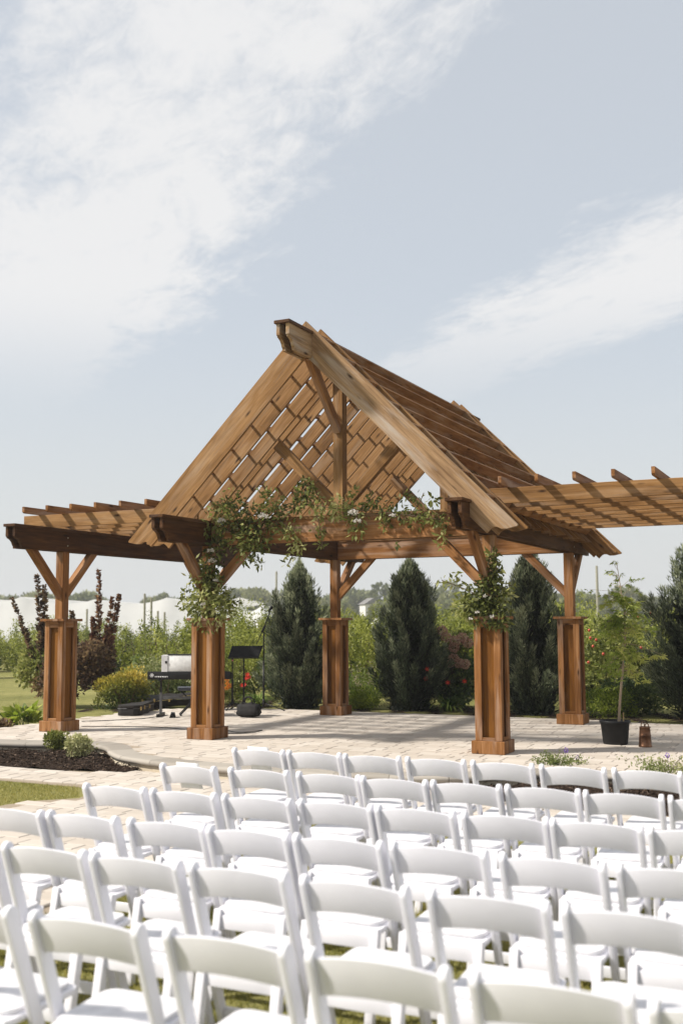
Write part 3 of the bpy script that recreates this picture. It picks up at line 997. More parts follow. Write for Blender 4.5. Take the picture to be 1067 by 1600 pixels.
# pergola wings: joists over the beams, purlins over the joists
JZ = BZ1 + CAPT
for k in range(9):
    v = -.37 + .507 * k
    board('joist', (-3.0, v, JZ + .093), (.06, v, JZ + .093), .040, .186, WOOD_L)
    board('joist', (W - .06, v, JZ + .093), (W + 3.0, v, JZ + .093), .040, .186, WOOD_L)
for a_ in [-2.70 + .43 * k for k in range(6)] + [4.88 + .435 * k for k in range(5)] + [4.445]:
    pts = [(0, .02), (.03, 0), (5.2, 0), (5.23, .02), (5.23, .095), (0, .095)]
    A_ = Matrix(((0, -1, 0), (1, 0, 0), (0, 0, 1))).to_4x4(); A_.translation = Vector((a_, -.74, JZ + .187))
    profile('pergola_slat', 'slat', pts, .040, WOOD_R, A_)

# ================================================================== CHAIRS
def make_chair():
    root = empty('folding_chair')
    # stile and front leg in one piece: profile in (y, z)
    a = Vector((.145, 0)); b = Vector((-.125, .752)); d = (b - a).normalized(); n = Vector((-d.y, d.x))
    hw = .031
    pts = [a + n * hw * .8, a - n * hw * .8, b - n * hw]
    for k in range(1, 8):
        t = math.pi * k / 8
        pts.append(b - n * hw * math.cos(t) + d * hw * math.sin(t))
    pts.append(b + n * hw)
    pts[0].y = 0; pts[1].y = 0
    v, f = prism_vf([(p.x, p.y) for p in pts], -.0125, .0125)
    v = [(y, x, z) for x, y, z in v]
    me = merge_parts('front_leg', [(v, f)], WHITE_PL)
    bm = bmesh.new(); bm.from_mesh(me); bmesh.ops.recalc_face_normals(bm, faces=bm.faces); bm.to_mesh(me); bm.free()
    bevel(me, .006, 2)
    for s_ in (-1, 1): obj('front_leg', me, None, root, T(s_ * .209, 0, 0))
    # top rail, bowed upwards and backwards
    N = 16; vs, fs = [], []
    for i in range(N + 1):
        x = -.198 + .396 * i / N; k = 1 - (x / .198) ** 2
        for z, tq in ((.634 + .020 * k, -.009), (.634 + .020 * k, .009), (.754 + .022 * k, .009), (.754 + .022 * k, -.009)):
            y = -.125 + (.752 - z) * .359 - .016 * k + tq
            vs.append((x, y, z))
    for i in range(N):
        for k in range(4):
            k2 = (k + 1) % 4
            fs.append((i * 4 + k, i * 4 + k2, (i + 1) * 4 + k2, (i + 1) * 4 + k))
    fs.append((0, 1, 2, 3)); fs.append((N * 4 + 3, N * 4 + 2, N * 4 + 1, N * 4))
    me = pymesh('top_rail', vs, fs, WHITE_PL)
    bm = bmesh.new(); bm.from_mesh(me); bmesh.ops.recalc_face_normals(bm, faces=bm.faces); bm.to_mesh(me); bm.free()
    bevel(me, .005, 2); obj('top_rail', me, None, root)
    # seat frame with a vinyl pad
    def rounded(x, y0, y1, r, m=5):
        out = []
        for cx, cy, a0 in ((x - r, y1 - r, 0), (-x + r, y1 - r, 90), (-x + r, y0 + r, 180), (x - r, y0 + r, 270)):
            for k in range(m + 1):
                t = R(a0 + 90 * k / m); out.append((cx + r * math.cos(t), cy + r * math.sin(t)))
        return out
    def slab(name, pl, z0, z1, mat, bv):
        n_ = len(pl)
        sl = lambda y: .035 * y
        v = [(x, y, z0 + sl(y)) for x, y in pl] + [(x, y, z1 + sl(y)) for x, y in pl]
        f = [tuple(range(n_ - 1, -1, -1)), tuple(range(n_, 2 * n_))] + [(i, (i + 1) % n_, (i + 1) % n_ + n_, i + n_) for i in range(n_)]
        me = pymesh(name, v, f, mat); bevel(me, bv, 2); return me
    seat = obj('seat', slab('seat', rounded(.192, -.105, .265, .035), .370, .394, WHITE_PL, .006), None, root)
    obj('seat_pad', slab('seat_pad', rounded(.176, -.080, .252, .05), .3945, .416, WHITE_PAD, .009), None, seat)
    # rear legs, apron and stretchers
    a = Vector((-.175, 0)); b = Vector((-.098, .392)); d = (b - a).normalized(); n = Vector((-d.y, d.x)); hw = .021
    pts = [a + n * hw, a - n * hw, b - n * hw, b + n * hw]
    for p in pts[:2]: p.y = 0
    v, f = prism_vf([(p.x, p.y) for p in pts], -.019, .019); v = [(y, x, z) for x, y, z in v]
    me = merge_parts('rear_leg', [(v, f)], WHITE_PL)
    bm = bmesh.new(); bm.from_mesh(me); bmesh.ops.recalc_face_normals(bm, faces=bm.faces); bm.to_mesh(me); bm.free()
    bevel(me, .005, 2)
    for s_ in (-1, 1): obj('rear_leg', me, None, root, T(s_ * .172, 0, 0))
    def bar(name, x, y, z0, z1, th):
        me = merge_parts(name, [box_vf(-x, x, y - th / 2, y + th / 2, z0, z1)], WHITE_PL); bevel(me, .004, 2)
        obj(name, me, None, root)
    bar('apron', .153, -.105, .305, .3685, .02)
    bar('stretcher', .153, -.160, .07, .120, .02)
    bar('stretcher', .196, .105, .10, .15, .02)
    return root
chair0 = make_chair()
ROWS = [
    (-5.48, [3.975, 4.444, 4.915, 5.401, 5.893, 6.379, 6.861, 7.345], 'white folding chair with padded seat in the row closest to the patio'),
    (-6.46, [3.995, 4.53, 5.044, 5.507, 5.971, 6.433, 6.897, 7.365], 'white folding chair in the second row counted from the patio'),
    (-7.41, [4.103, 4.592, 5.085, 5.56, 6.02, 6.494, 6.952, 7.42], 'white folding chair in the third row counted from the patio'),
    (-8.25, [4.075, 4.54, 5.049, 5.519, 5.985, 6.459, 6.965, 7.44], 'white folding chair in the fourth row counted from the patio'),
    (-8.95, [4.40, 4.904, 5.393, 5.882, 6.395, 6.909, 7.40], 'white folding chair in the fifth row counted from the patio'),
    (-9.77, [5.27, 5.80, 6.333, 6.84, 7.345, 7.83], 'white folding chair in the sixth row counted from the patio'),
]
g_ = random.Random(21)
first = True
SIGNS = []
for ri, (v, us_, lab) in enumerate(ROWS):
    for ci, u in enumerate(us_):
        vv = v + .125 + g_.uniform(-.012, .012)
        x, y = w2(u, vv)
        rz = TH + R(g_.uniform(-1.8, 1.8))
        zc_ = GZ + (.022 if u < 3.8 and v > -12 else 0)
        M = T(x, y, GZ, rz)
        if first:
            c = chair0; c.matrix_basis = M; WM[c] = M; first = False
        else:
            c = copy_tree(chair0, M)
        if ri < 4:
            lab = 'white folding chair, %s from the paved aisle in the %s' % (('first', 'second', 'third', 'fourth', 'fifth', 'sixth', 'seventh', 'eighth')[ci], ('row closest to the patio', 'second row from the patio', 'third row from the patio', 'fourth row from the patio')[ri])
        tag(c, lab, 'chair', 'white folding chairs in row %s' % ('one', 'two', 'three', 'four', 'five', 'six')[ri])
        if ri < 2 and ci == 0:
            c['label'] = ('white folding chair with a paper sheet, at the aisle end nearest the patio', 'white folding chair at the aisle end of the second row, with a paper sheet')[ri]
            del c['group']
            SIGNS.append((M, ri))
# sheets of paper on the two aisle chairs, hung on the front of the top rail
for M, ri in SIGNS:
    vs, fs = [], []
    for i in range(7):
        x = -.09 + .18 * i / 6
        for j in range(5):
            z = .615 + .18 * j / 4
            k = 1 - (x / .198) ** 2
            y = -.125 + (.752 - z) * .359 - .016 * k + .0135 + .002 * math.sin(x * 40 + j)
            vs.append((x, y, z))
    for i in range(6):
        for j in range(4): fs.append((i * 5 + j, (i + 1) * 5 + j, (i + 1) * 5 + j + 1, i * 5 + j + 1))
    me = pymesh('paper_sheet', vs, fs, PAPER, True)
    bm = bmesh.new(); bm.from_mesh(me); bmesh.ops.solidify(bm, geom=bm.faces[:], thickness=.0015); bm.to_mesh(me); bm.free()
    tag(obj('paper_sheet', me, None, None, M), ('white paper sheet hung on the aisle chair closest to the patio', 'white paper sheet hung on the aisle chair of the second row')[ri], 'paper')

# ================================================================== MUSIC CORNER
def tripod(name_root, M, mat, h, r=.28, pole=.011, hub=.13, a0=0.3):
    parts = []
    root = empty(name_root, M)
    obj('pole', merge_parts('pole', [tube_vf([(0, 0, hub - .06), (0, 0, h * .6)], pole, 8), tube_vf([(0, 0, h * .6), (0, 0, h)], pole * .72, 8)], mat, True), None, root, M)
    obj('collar', merge_parts('collar', [lathe_vf([(.02, hub - .02), (.026, hub), (.026, hub + .05), (.016, hub + .07)], 10), lathe_vf([(.017, h * .6 - .04), (.017, h * .6 + .02), (.011, h * .6 + .03)], 10)], mat), None, root, M)
    for k in range(3):
        a = a0 + k * 2 * math.pi / 3
        q0 = Vector((0, 0, hub)); q1 = Vector((math.cos(a) * r, math.sin(a) * r, .012))
        obj('leg', merge_parts('leg', [tube_vf([q0, q1], .009, 6), tube_vf([q1 - (q1 - q0).normalized() * .03, q1 + (q1 - q0).normalized() * .012], .0125, 6)], mat, True), None, root, M)
    return root
# keyboard on a stand, its back towards the chairs
kb0, kb1 = gp(249, 1120), gp(338, 1119)
KA = math.atan2(-.05, 1.0)
KM = T(gp(233, 1120).x + .68, 18.25, 0, KA)
kb = tag(empty('keyboard', KM @ Matrix.Translation((0, 0, .625))), 'black electric keyboard with YAMAHA lettering on its back panel', 'keyboard')
KMz = WM[kb]
body = merge_parts('body', [prism_vf([(-.0, 0), (.30, 0), (.30, .055), (.16, .10), (0, .135), (-.012, .06)], -.70, .70)], BLACK_PL)
# profile runs back (x=0, towards the chairs) to front
body.transform(Matrix(((0, 1, 0, 0), (1, 0, 0, 0), (0, 0, 1, 0), (0, 0, 0, 1))))
bm = bmesh.new(); bm.from_mesh(body); bmesh.ops.recalc_face_normals(bm, faces=bm.faces); bm.to_mesh(body); bm.free()
bevel(body, .006, 2)
bo = obj('body', body, None, kb, KMz)
KEYW = plain('ivory_key', (.75, .74, .7), .3); KEYB = plain('ebony_key', (.012, .012, .012), .3)
obj('white_keys', merge_parts('white_keys', [box_vf(-.62 + i * .0238, -.62 + i * .0238 + .0225, .165, .295, .055, .085) for i in range(52)], KEYW), None, bo, KMz)['kind'] = 'stuff'
blk = [i for i in range(51) if i % 7 not in (1, 4)]
obj('black_keys', merge_parts('black_keys', [box_vf(-.62 + (i + 1) * .0238 - .006, -.62 + (i + 1) * .0238 + .006, .165, .25, .086, .098) for i in blk], KEYB), None, bo, KMz)['kind'] = 'stuff'
LETTER = plain('silver_print', (.85, .85, .85), .5)
tcu = bpy.data.curves.new('lettering', 'FONT'); tcu.body = 'YAMAHA'; tcu.size = .088; tcu.extrude = .001; tcu.align_x = 'LEFT'; tcu.space_character = 1.04; tcu.offset = .0045
to = bpy.data.objects.new('lettering', tcu); COL.objects.link(to)
dg = bpy.context.evaluated_depsgraph_get()
tme = bpy.data.meshes.new_from_object(to.evaluated_get(dg)); COL.objects.unlink(to); bpy.data.objects.remove(to)
tme.materials.clear(); tme.materials.append(LETTER)
tilt = math.atan2(.012, .075)
obj('lettering', tme, None, bo, KMz @ Matrix.Translation((-.582, -.0125, .042)) @ Matrix.Rotation(R(90) - math.atan2(.012, .075) * 1.0, 4, 'X') @ Matrix.Diagonal((.60, 1, 1, 1)))
# round emblem of three crossed tuning forks
ring = []
def disc_ring(r0, r1, n=20):
    v = []; f = []
    for k in range(n):
        t = 2 * math.pi * k / n
        v += [(r0 * math.cos(t), r0 * math.sin(t), 0), (r1 * math.cos(t), r1 * math.sin(t), 0)]
    for k in range(n):
        k2 = (k + 1) % n
        f.append((2 * k, 2 * k + 1, 2 * k2 + 1, 2 * k2))
    return v, f
em = [disc_ring(.026, .031)]
for k in range(3):
    t = R(90 + 120 * k); c_, s_ = math.cos(t), math.sin(t)
    def rot(x, y): return (x * c_ - y * s_, x * s_ + y * c_, 0)
    em.append(([rot(-.02, -.002), rot(.006, -.002), rot(.006, .002), rot(-.02, .002)], [(0, 1, 2, 3)]))
    for sg in (-1, 1):
        em.append(([rot(.004, sg * .006 - .0018), rot(.024, sg * .006 - .0018), rot(.024, sg * .006 + .0018), rot(.004, sg * .006 + .0018)], [(0, 1, 2, 3)]))
obj('emblem', merge_parts('emblem', em, LETTER), None, bo, KMz @ Matrix.Translation((-.625, -.0145, .070)) @ Matrix.Rotation(R(90) - math.atan2(.012, .075), 4, 'X'))
# stand: two uprights with feet, cross bar
st = tag(empty('keyboard_stand', KM), 'grey and black square-leg stand carrying the electric keyboard', 'stand')
GREYM = plain('grey_metal', (.085, .085, .088), .45)
for s_ in (-1, 1):
    x = s_ * .50
    lg = obj('leg', merge_parts('leg', [box_vf(x - .02, x + .02, .12, .16, .05, .40)], GREYM), None, st, KM)
    obj('inner_tube', merge_parts('inner_tube', [box_vf(x - .015, x + .015, .125, .155, .40, .60)], BLACK), None, lg, KM)
    obj('foot', merge_parts('foot', [box_vf(x - .022, x + .022, -.08, .36, .006, .05), box_vf(x - .026, x + .026, -.085, -.05, .0, .055), box_vf(x - .026, x + .026, .33, .365, 0, .055)], BLACK_PL), None, lg, KM)
    obj('arm', merge_parts('arm', [box_vf(x - .018, x + .018, -.01, .30, .602, .624)], BLACK), None, lg, KM)
obj('cross_bar', merge_parts('cross_bar', [box_vf(-.48, .48, .125, .155, .29, .335)], GREYM), None, st, KM)
# light box on the keyboard
bxM = KMz @ Matrix.Translation((-.005, .055, .137))
bx = tag(empty('light_grey_box', bxM), 'light grey box with a black lid edge lying on the keyboard', 'box')
shell = merge_parts('shell', [box_vf(-.46, .46, -.05, .07, -.018, .27)], GREYBOX)
bevel(shell, .006, 1)
obj('shell', shell, None, bx, bxM)
obj('end_panel', merge_parts('end_panel', [box_vf(-.462, -.36, -.056, -.051, -.03, .268)], plain('white_panel', (.72, .72, .73), .5)), None, bx, bxM)
obj('lid', merge_parts('lid', [box_vf(-.36, .45, -.054, .072, .271, .285)], BLACK_PL), None, bx, bxM)
obj('switch', merge_parts('switch', [box_vf(-.40, -.365, -.0615, -.057, .13, .17)], BLACK_PL), None, bx, bxM)
# stool
sM = T(*gp(300, 1117).xy, 0, .2)
so = tag(empty('stool', sM), 'small dark stool with a blue-grey seat behind the keyboard', 'stool')
sm = merge_parts('seat', [box_vf(-.24, .24, -.16, .16, .42, .475)], SEATBLUE); bevel(sm, .015, 2)
obj('seat', sm, None, so, sM)
for s_ in (-1, 1):
    obj('leg', merge_parts('leg', [tube_vf([(-.2 * s_, -.12, .42), (.2 * s_, -.12, .012)], .012, 6), tube_vf([(.2 * s_, -.17, .012), (.2 * s_, .17, .012)], .012, 6), tube_vf([(-.2 * s_, .12, .42), (.2 * s_, .12, .012)], .012, 6)], BLACK), None, so, sM)
# pedal
pM = T(*gp(270, 1121).xy, 0, .1)
pd = tag(empty('foot_pedal', pM), 'small black foot pedal on the paving beneath the keyboard', 'pedal')
pme = merge_parts('base', [prism_vf([(-.05, 0), (.05, 0), (.035, .07), (-.025, .075)], -.09, .09)], BLACK_PL); bevel(pme, .006, 2)
obj('base', pme, None, pd, pM)
pme = merge_parts('treadle', [prism_vf([(-.025, .079), (.035, .073), (.035, .083), (-.025, .089)], -.06, .06)], GREYM)
bm = bmesh.new(); bm.from_mesh(pme); bmesh.ops.recalc_face_normals(bm, faces=bm.faces); bm.to_mesh(pme); bm.free()
obj('treadle', pme, None, pd, pM)
# guitar cases: outline lofted, one lying flat, one leaning open lid
def guitar_outline(s=1.0):
    half = [(-.52, .0), (-.52, .12), (-.47, .185), (-.38, .21), (-.27, .195), (-.16, .16), (-.06, .15), (.03, .165), (.12, .155), (.19, .11), (.25, .075), (.5, .065), (.56, .075), (.58, .05), (.58, 0)]
    full = half + [(x, -y) for x, y in reversed(half[1:-1])]
    return [(x * s, y * s) for x, y in full]
def case_mesh(name, z0, z1, mat):
    pl = guitar_outline()
    n = len(pl); v = [(x, y, z0) for x, y in pl] + [(x, y, z1) for x, y in pl]
    f = [tuple(range(n - 1, -1, -1)), tuple(range(n, 2 * n))] + [(i, (i + 1) % n, (i + 1) % n + n, i + n) for i in range(n)]
    me = pymesh(name, v, f, mat)
    bm = bmesh.new(); bm.from_mesh(me); bmesh.ops.recalc_face_normals(bm, faces=bm.faces); bm.to_mesh(me); bm.free()
    bevel(me, .012, 2); return me
def guitar_case(M, label, open_):
    c = tag(empty('guitar_case', M), label, 'guitar case')
    obj('shell', case_mesh('shell', .004, .115, CASE), None, c, M)
    Ml = M @ Matrix.Translation((0, .0, .128 if not open_ else .15)) @ Matrix.Rotation(R(0 if not open_ else 16), 4, 'X') @ Matrix.Rotation(R(0 if not open_ else -6), 4, 'Y') @ Matrix.Translation((0, 0, 0))
    lid = obj('lid', case_mesh('lid', 0, .05 if not open_ else .03, CASE), None, c, Ml)
    if open_:
        obj('binding', merge_parts('binding', [tube_vf([(x, y, .012) for x, y in guitar_outline(1.01)], .008, 5)], BRASS), None, lid, Ml)
    else:
        obj('binding', merge_parts('binding', [tube_vf([(x, y, .121) for x, y in guitar_outline(1.005)], .006, 5)], GREYM), None, c, M)
    for x, y in ((-.42, -.205), (-.2, -.182), (.08, -.168)):
        obj('latch', merge_parts('latch', [box_vf(x - .018, x + .018, y - .016, y, .09, .15)], BRASS), None, c, M)
    return c
cA = gp(213, 1119)
guitar_case(T(gp(207, 1119).x, cA.y + .55, 0, 1.38), 'closed dark guitar case lying flat on the paving beside the shrub', False)
cB = gp(232, 1110)
guitar_case(T(cB.x + .12, cB.y + 1.0, 0, .25), 'open dark guitar case with a gold-edged lid behind the closed case', True)
# music stand
mM = T(*gp(381, 1109).xy, 0, .1)
ms = tripod('music_stand', mM, BLACK, .98, .27, .016, .14, .5)
tag(ms, 'black folding music stand with a wide tilted desk', 'music stand')
dM = mM @ Matrix.Translation((.02, .0, 1.03)) @ Matrix.Rotation(R(-28), 4, 'X')
desk = merge_parts('desk', [prism_vf([(-.31, -.12), (.24, -.12), (.33, .13), (-.24, .13)], -.004, .004), box_vf(-.31, .24, -.05, .004, -.125, -.113)], BLACK_PL)
bm = bmesh.new(); bm.from_mesh(desk); bmesh.ops.recalc_face_normals(bm, faces=bm.faces); bm.to_mesh(desk); bm.free()
obj('desk', desk, None, ms, dM)
# a second, plain stand beside it
m2 = T(*gp(363, 1109).xy, 0, 1.1)
s2 = tripod('slim_stand', m2, BLACK, 1.02, .25, .016, .13, 1.2)
tag(s2, 'slim black straight stand with pink tape beside the music stand', 'stand')
obj('tape', merge_parts('tape', [tube_vf([(0, 0, .875), (0, 0, .895)], .0135, 8)], plain('pink_tape', (.75, .12, .25), .6)), None, s2, m2)
obj('clip', merge_parts('clip', [tube_vf([(-.05, 0, 1.02), (.05, 0, 1.02)], .018, 8)], BLACK_PL), None, s2, m2)
# boom microphone stand
bM = T(*gp(412, 1110).xy, 0, 0)
mic = tripod('microphone_stand', bM, BLACK, 1.40, .40, .017, .13, -.35)
tag(mic, 'black boom microphone stand beside the leftmost juniper', 'microphone stand')
k_ = bM.translation.y / FPX
def mpt(px, py): 
    p = at_dist(px, py, bM.translation.y); return bM.inverted() @ p
obj('boom', merge_parts('boom', [tube_vf([mpt(400.5, 1007), mpt(412, 983)], .008, 6), tube_vf([mpt(412, 983), mpt(421.5, 957)], .012, 6), tube_vf([mpt(409.5, 988), mpt(414, 978)], .022, 8)], BLACK, True), None, mic, bM)
mp = obj('microphone', merge_parts('microphone', [tube_vf([mpt(419.5, 956), mpt(423.5, 950.5)], [.016, .022], 8), tube_vf([mpt(423.5, 950.5), mpt(425.6, 947.6)], [.030, .026], 8)], BLACK_PL, True), None, mic, bM)
# duffel bag
gM = T(*gp(388, 1121.5).xy, 0, -.35) @ Matrix.Diagonal((.85, .9, 1.05, 1))
gM.translation.y += .1
bag = tag(empty('duffel_bag', gM), 'black bag with two carrying handles slumped by the music stand', 'bag')
vs, fs = [], []
NX, NA = 10, 14
for i in range(NX + 1):
    x = -.22 + .44 * i / NX
    e = abs(2 * i / NX - 1)
    sc = (1 - .25 * e ** 4)
    for k in range(NA):
        t = 2 * math.pi * k / NA
        y = .135 * sc * math.copysign(abs(math.cos(t)) ** .8, math.cos(t)); z = .115 + .115 * sc * math.copysign(abs(math.sin(t)) ** .8, math.sin(t)) * (1 + .06 * math.sin(i * 1.3)) 
        vs.append((x + .012 * math.sin(k * 2), y * (1.15 if z < .1 else .85), max(z, .002)))
for i in range(NX):
    for k in range(NA):
        k2 = (k + 1) % NA; fs.append((i * NA + k, i * NA + k2, (i + 1) * NA + k2, (i + 1) * NA + k))
fs.append(tuple(range(NA))); fs.append(tuple(NX * NA + k for k in range(NA - 1, -1, -1)))
FABRIC = plain('black_nylon', (.014, .013, .013), .75, spec=.25)
bme = pymesh('body', vs, fs, FABRIC, True)
bm = bmesh.new(); bm.from_mesh(bme); bmesh.ops.recalc_face_normals(bm, faces=bm.faces); bm.to_mesh(bme); bm.free()
obj('body', bme, None, bag, gM)
for s_ in (-1, 1):
    pts = [(-.11, s_ * .06, .20), (-.10, s_ * .05, .27), (-.04, s_ * .03, .315), (.03, s_ * .03, .31), (.09, s_ * .05, .26), (.10, s_ * .06, .20)]
    obj('handle', merge_parts('handle', [tube_vf(catmull(pts, 4), .011, 6)], FABRIC, True), None, bag, gM)
# cables on the paving
CABLE = plain('black_cable', (.012, .012, .012), .5)
def cable(pxs, label, r=.006):
    pts = catmull([gp(a, b, .006) for a, b in pxs], 8)
    tag(obj('cable', merge_parts('cable', [tube_vf(pts, r, 6)], CABLE, True)), label, 'cable')
cable([(262, 1117), (230, 1122), (200, 1124), (160, 1126), (128, 1127)], 'black cable running from the keyboard stand past the guitar case')
cable([(128, 1135), (180, 1135), (250, 1136), (283, 1139), (300, 1139.5)], 'black cable crossing the open paving behind the columns')
cable([(352, 1140), (370, 1144), (392, 1143), (410, 1141), (398, 1144), (375, 1146), (356, 1146)], 'black cable looped beside the plinth under the left garland')
cable([(366, 1112), (380, 1115), (396, 1113), (408, 1112)], 'thin black cable between the music stand and the microphone stand', .005)

# ================================================================== PLANTS
def plant(name, x, y, z, label, cat, parts, group=None, rz=0.0, s=1.0):
    M = T(x, y, z, rz, s)
    r = tag(empty(name, M), label, cat, group)
    for nm, me in parts: obj(nm, me, None, r, M)
    return r
def bz(x, y):
    u, v = loc(x, y); return -.06 if 2.2 < v < 7.4 else float(gz(x, y))
JUN = 'tall dark blue-green juniper '
for i, (x, y, h, r_, lab) in enumerate([
        (-.80, 20.40, 2.70, .66, JUN + 'behind the microphone stand'),
        (1.24, 19.80, 2.72, .70, JUN + 'between the rear column and the hydrangea'),
        (3.30, 18.80, 2.86, .66, JUN + 'behind the column left of the potted maple'),
        (5.90, 17.75, 3.10, .88, JUN + 'behind the copper can')]):
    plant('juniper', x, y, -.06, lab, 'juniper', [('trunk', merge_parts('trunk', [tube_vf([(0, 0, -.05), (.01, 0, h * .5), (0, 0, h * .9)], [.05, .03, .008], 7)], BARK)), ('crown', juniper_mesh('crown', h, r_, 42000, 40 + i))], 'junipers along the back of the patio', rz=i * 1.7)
# orchard bushes
OR = [shoots_mesh('crown', LF_ORCH, .62, 2.15, 30 - 6 * k, 190, .115 + .02 * k, 60 + k, .40, .24 + .08 * k, .12, 2.2 + k) for k in range(3)] + [shoots_mesh('crown', LF_OLIVE, .6, 2.1, 26, 190, .12, 70, .5, .25, .15, 3), shrub_mesh('crown', LF_OLIVE, 4200, (.75, .7, .8), .13, .5, 71, .3, 12, .4, 3), shrub_mesh('crown', LF_DARK, 3600, (.6, .6, .62), .12, .5, 72, .3, 9, .4, 3)]
ORS = stems_mesh('stem', BARK, 7, .5, 1.8, .016, 9)
g_ = random.Random(3)
olab = 'bushy green orchard tree in the rows beyond the patio'
spots = []
for Y0, step, x0, x1 in ((23.4, 1.15, -3.6, 9.0), (25.5, 1.3, -4.6, 10), (31.5, 1.35, -13.5, 12), (36, 1.5, -15, 13), (42, 1.7, -17, 15)):
    x = x0
    while x < x1:
        spots.append((x + g_.uniform(-.3, .3), Y0 + g_.uniform(-.5, .5), g_.uniform(.72, 1.12) * (.94 if Y0 < 26 else (.80 if x / Y0 < -.10 else 1.06))))
        x += step * g_.uniform(.85, 1.2)
for i, (x, y, s_) in enumerate(spots):
    plant('orchard_tree', x, y, float(gz(x, y)), olab, 'tree', [('crown', OR[g_.choice((0, 0, 1, 1, 2, 2, 3, 4, 5))]), ('stem', ORS)], 'orchard trees in rows behind the garden', g_.uniform(0, 6.28), s_)
# smoke bush with long shoots behind the left wing column
sx, sy = at_dist(105, 1100, 20.8).x, 20.8
sM = T(sx, sy, -.1)
sb = tag(empty('smoke_bush', sM), 'dark purple smoke bush with tall leafy shoots behind the left pergola column', 'shrub')
def two(name, mat, n, c, radii, size, seed, width=.62):
    me = shrub_mesh(name, mat, n, radii, size, width, seed, .2, 8, .35)
    me.transform(Matrix.Translation(c)); return me
obj('crown', two('crown', LF_SMOKE, 7000, (.55, -.1, .42), (.48, .5, .56), .085, 80), None, sb, sM)
obj('crown', two('crown', LF_OLIVE, 2600, (-.55, .1, .45), (.55, .5, .45), .08, 81), None, sb, sM)
obj('crown', two('crown', LF_SMOKE, 1800, (-.2, -.1, .25), (.5, .45, .5), .085, 82), None, sb, sM)
obj('stem', stems_mesh('stem', BARK, 9, .5, 1.4, .018, 5, .4), None, sb, sM)
def shoot(tip, base, wl, seed, mat, per=300):
    a = sM.inverted() @ at_dist(*base, sy); b = sM.inverted() @ at_dist(*tip, sy)
    mid = (a + b) / 2 + Vector((.02, .05, .03))
    pts = catmull([a, mid, b], 8)
    g = np.random.default_rng(seed)
    P = np.array([tuple(p) for p in pts]); n = per
    t = g.random(n) * (len(P) - 1); i0 = np.minimum(t.astype(int), len(P) - 2); fr = (t - i0)[:, None]
    q_ = P[i0] * (1 - fr) + P[i0 + 1] * fr
    ang = g.uniform(0, 6.28, n)
    ax = unit(np.stack([np.cos(ang), np.sin(ang), np.full(n, .55)], 1) + g.normal(size=(n, 3)) * .2)
    ln = wl * (1.1 - .62 * t / (len(P) - 1)) * g.uniform(.8, 1.15, n)
    v = leaves(q_, ax, ln, ln * .62, .18, g)
    s_ = obj('shoot', npmesh('shoot', v, 4, mat, np.clip(g.normal(.5, .25, n), 0, 1)), None, sb, sM)
    obj('stem', merge_parts('stem', [tube_vf(pts, [.012 - .008 * k / (len(pts) - 1) for k in range(len(pts))], 5)], BARK), None, s_, sM)
for tip, base, wl, sd_, mt in (((18, 934), (56, 1045), .115, 1, LF_SMOKE), ((58, 898), (64, 1050), .15, 2, LF_SMOKE), ((70, 915), (66, 1020), .12, 8, LF_SMOKE), ((154.5, 889), (150, 1040), .125, 3, LF_SMOKER), ((187, 929), (160, 1050), .135, 4, LF_SMOKER), ((176, 934), (158, 1040), .13, 5, LF_SMOKER), ((112, 955), (118, 1050), .13, 6, LF_SMOKE), ((146, 965), (140, 1050), .13, 7, LF_SMOKER)):
    shoot(tip, base, wl, sd_, mt)
def at_ground(px, py, dz=0.0, zz=None):
    z = -.06 if zz is None else zz
    p = gp(px, py, z); return p.x, p.y, z + dz
x, y, z = at_ground(186, 1114)
gold = shrub_mesh('crown', LF_YEL, 7500, (.62, .5, .44), .055, .45, 90, .5, 12, .45, 6)
# new growth on top is yellower: shift tint with height (a property of the leaf age)
a_ = gold.attributes['rnd']; val_ = np.empty(len(gold.polygons), np.float32); a_.data.foreach_get('value', val_)
cz = np.empty(len(gold.vertices) * 3, np.float32); gold.vertices.foreach_get('co', cz); cz = cz.reshape(-1, 4, 3).mean(1)[:, 2]
a_.data.foreach_set('value', np.clip(val_ * .6 + (cz / .85 - .30) * .85, 0, 1).astype(np.float32))
plant('golden_shrub', x, y + .45, z, 'rounded golden-tipped green shrub beside the guitar cases', 'shrub', [('crown', gold), ('stem', stems_mesh('stem', BARK, 8, .3, .6, .012, 3, .5))])
x, y, z = at_ground(250, 1108)
plant('golden_shrub', x, y + .9, z, 'loose yellow-leaved shrub behind the keyboard', 'shrub', [('crown', shrub_mesh('crown', LF_VAR, 4500, (.95, .5, .55), .06, .5, 91, .5, 10, .4)), ('stem', stems_mesh('stem', BARK, 8, .4, .7, .012, 4, .6))])
x, y, z = at_ground(37, 1136, 0, -.1)
g = np.random.default_rng(5); n = 170
aa = g.uniform(0, 6.28, n); el = g.uniform(.2, 1.2, n)
bp_ = np.stack([np.cos(aa) * .16 * g.random(n), np.sin(aa) * .16 * g.random(n), g.uniform(.03, .20, n)], 1)
ax = np.stack([np.cos(aa) * np.cos(el), np.sin(aa) * np.cos(el), np.sin(el)], 1)
ln = g.uniform(.12, .22, n)
hv = leaves(bp_ + ax * .08, ax * np.array([1, 1, .6]), ln, ln * .62, .12, g)
plant('hosta', x, y, z, 'lime green broad-leaved hosta at the lawn edge beside the left column', 'plant', [('leaf_rosette', npmesh('leaf_rosette', hv, 4, LF_LIME, np.clip(g.normal(.6, .22, n), 0, 1))), ('stem', stems_mesh('stem', LF_LILY, 14, .2, .2, .006, 6, .6))])
x, y, z = at_ground(0, 1140, 0, -.1)
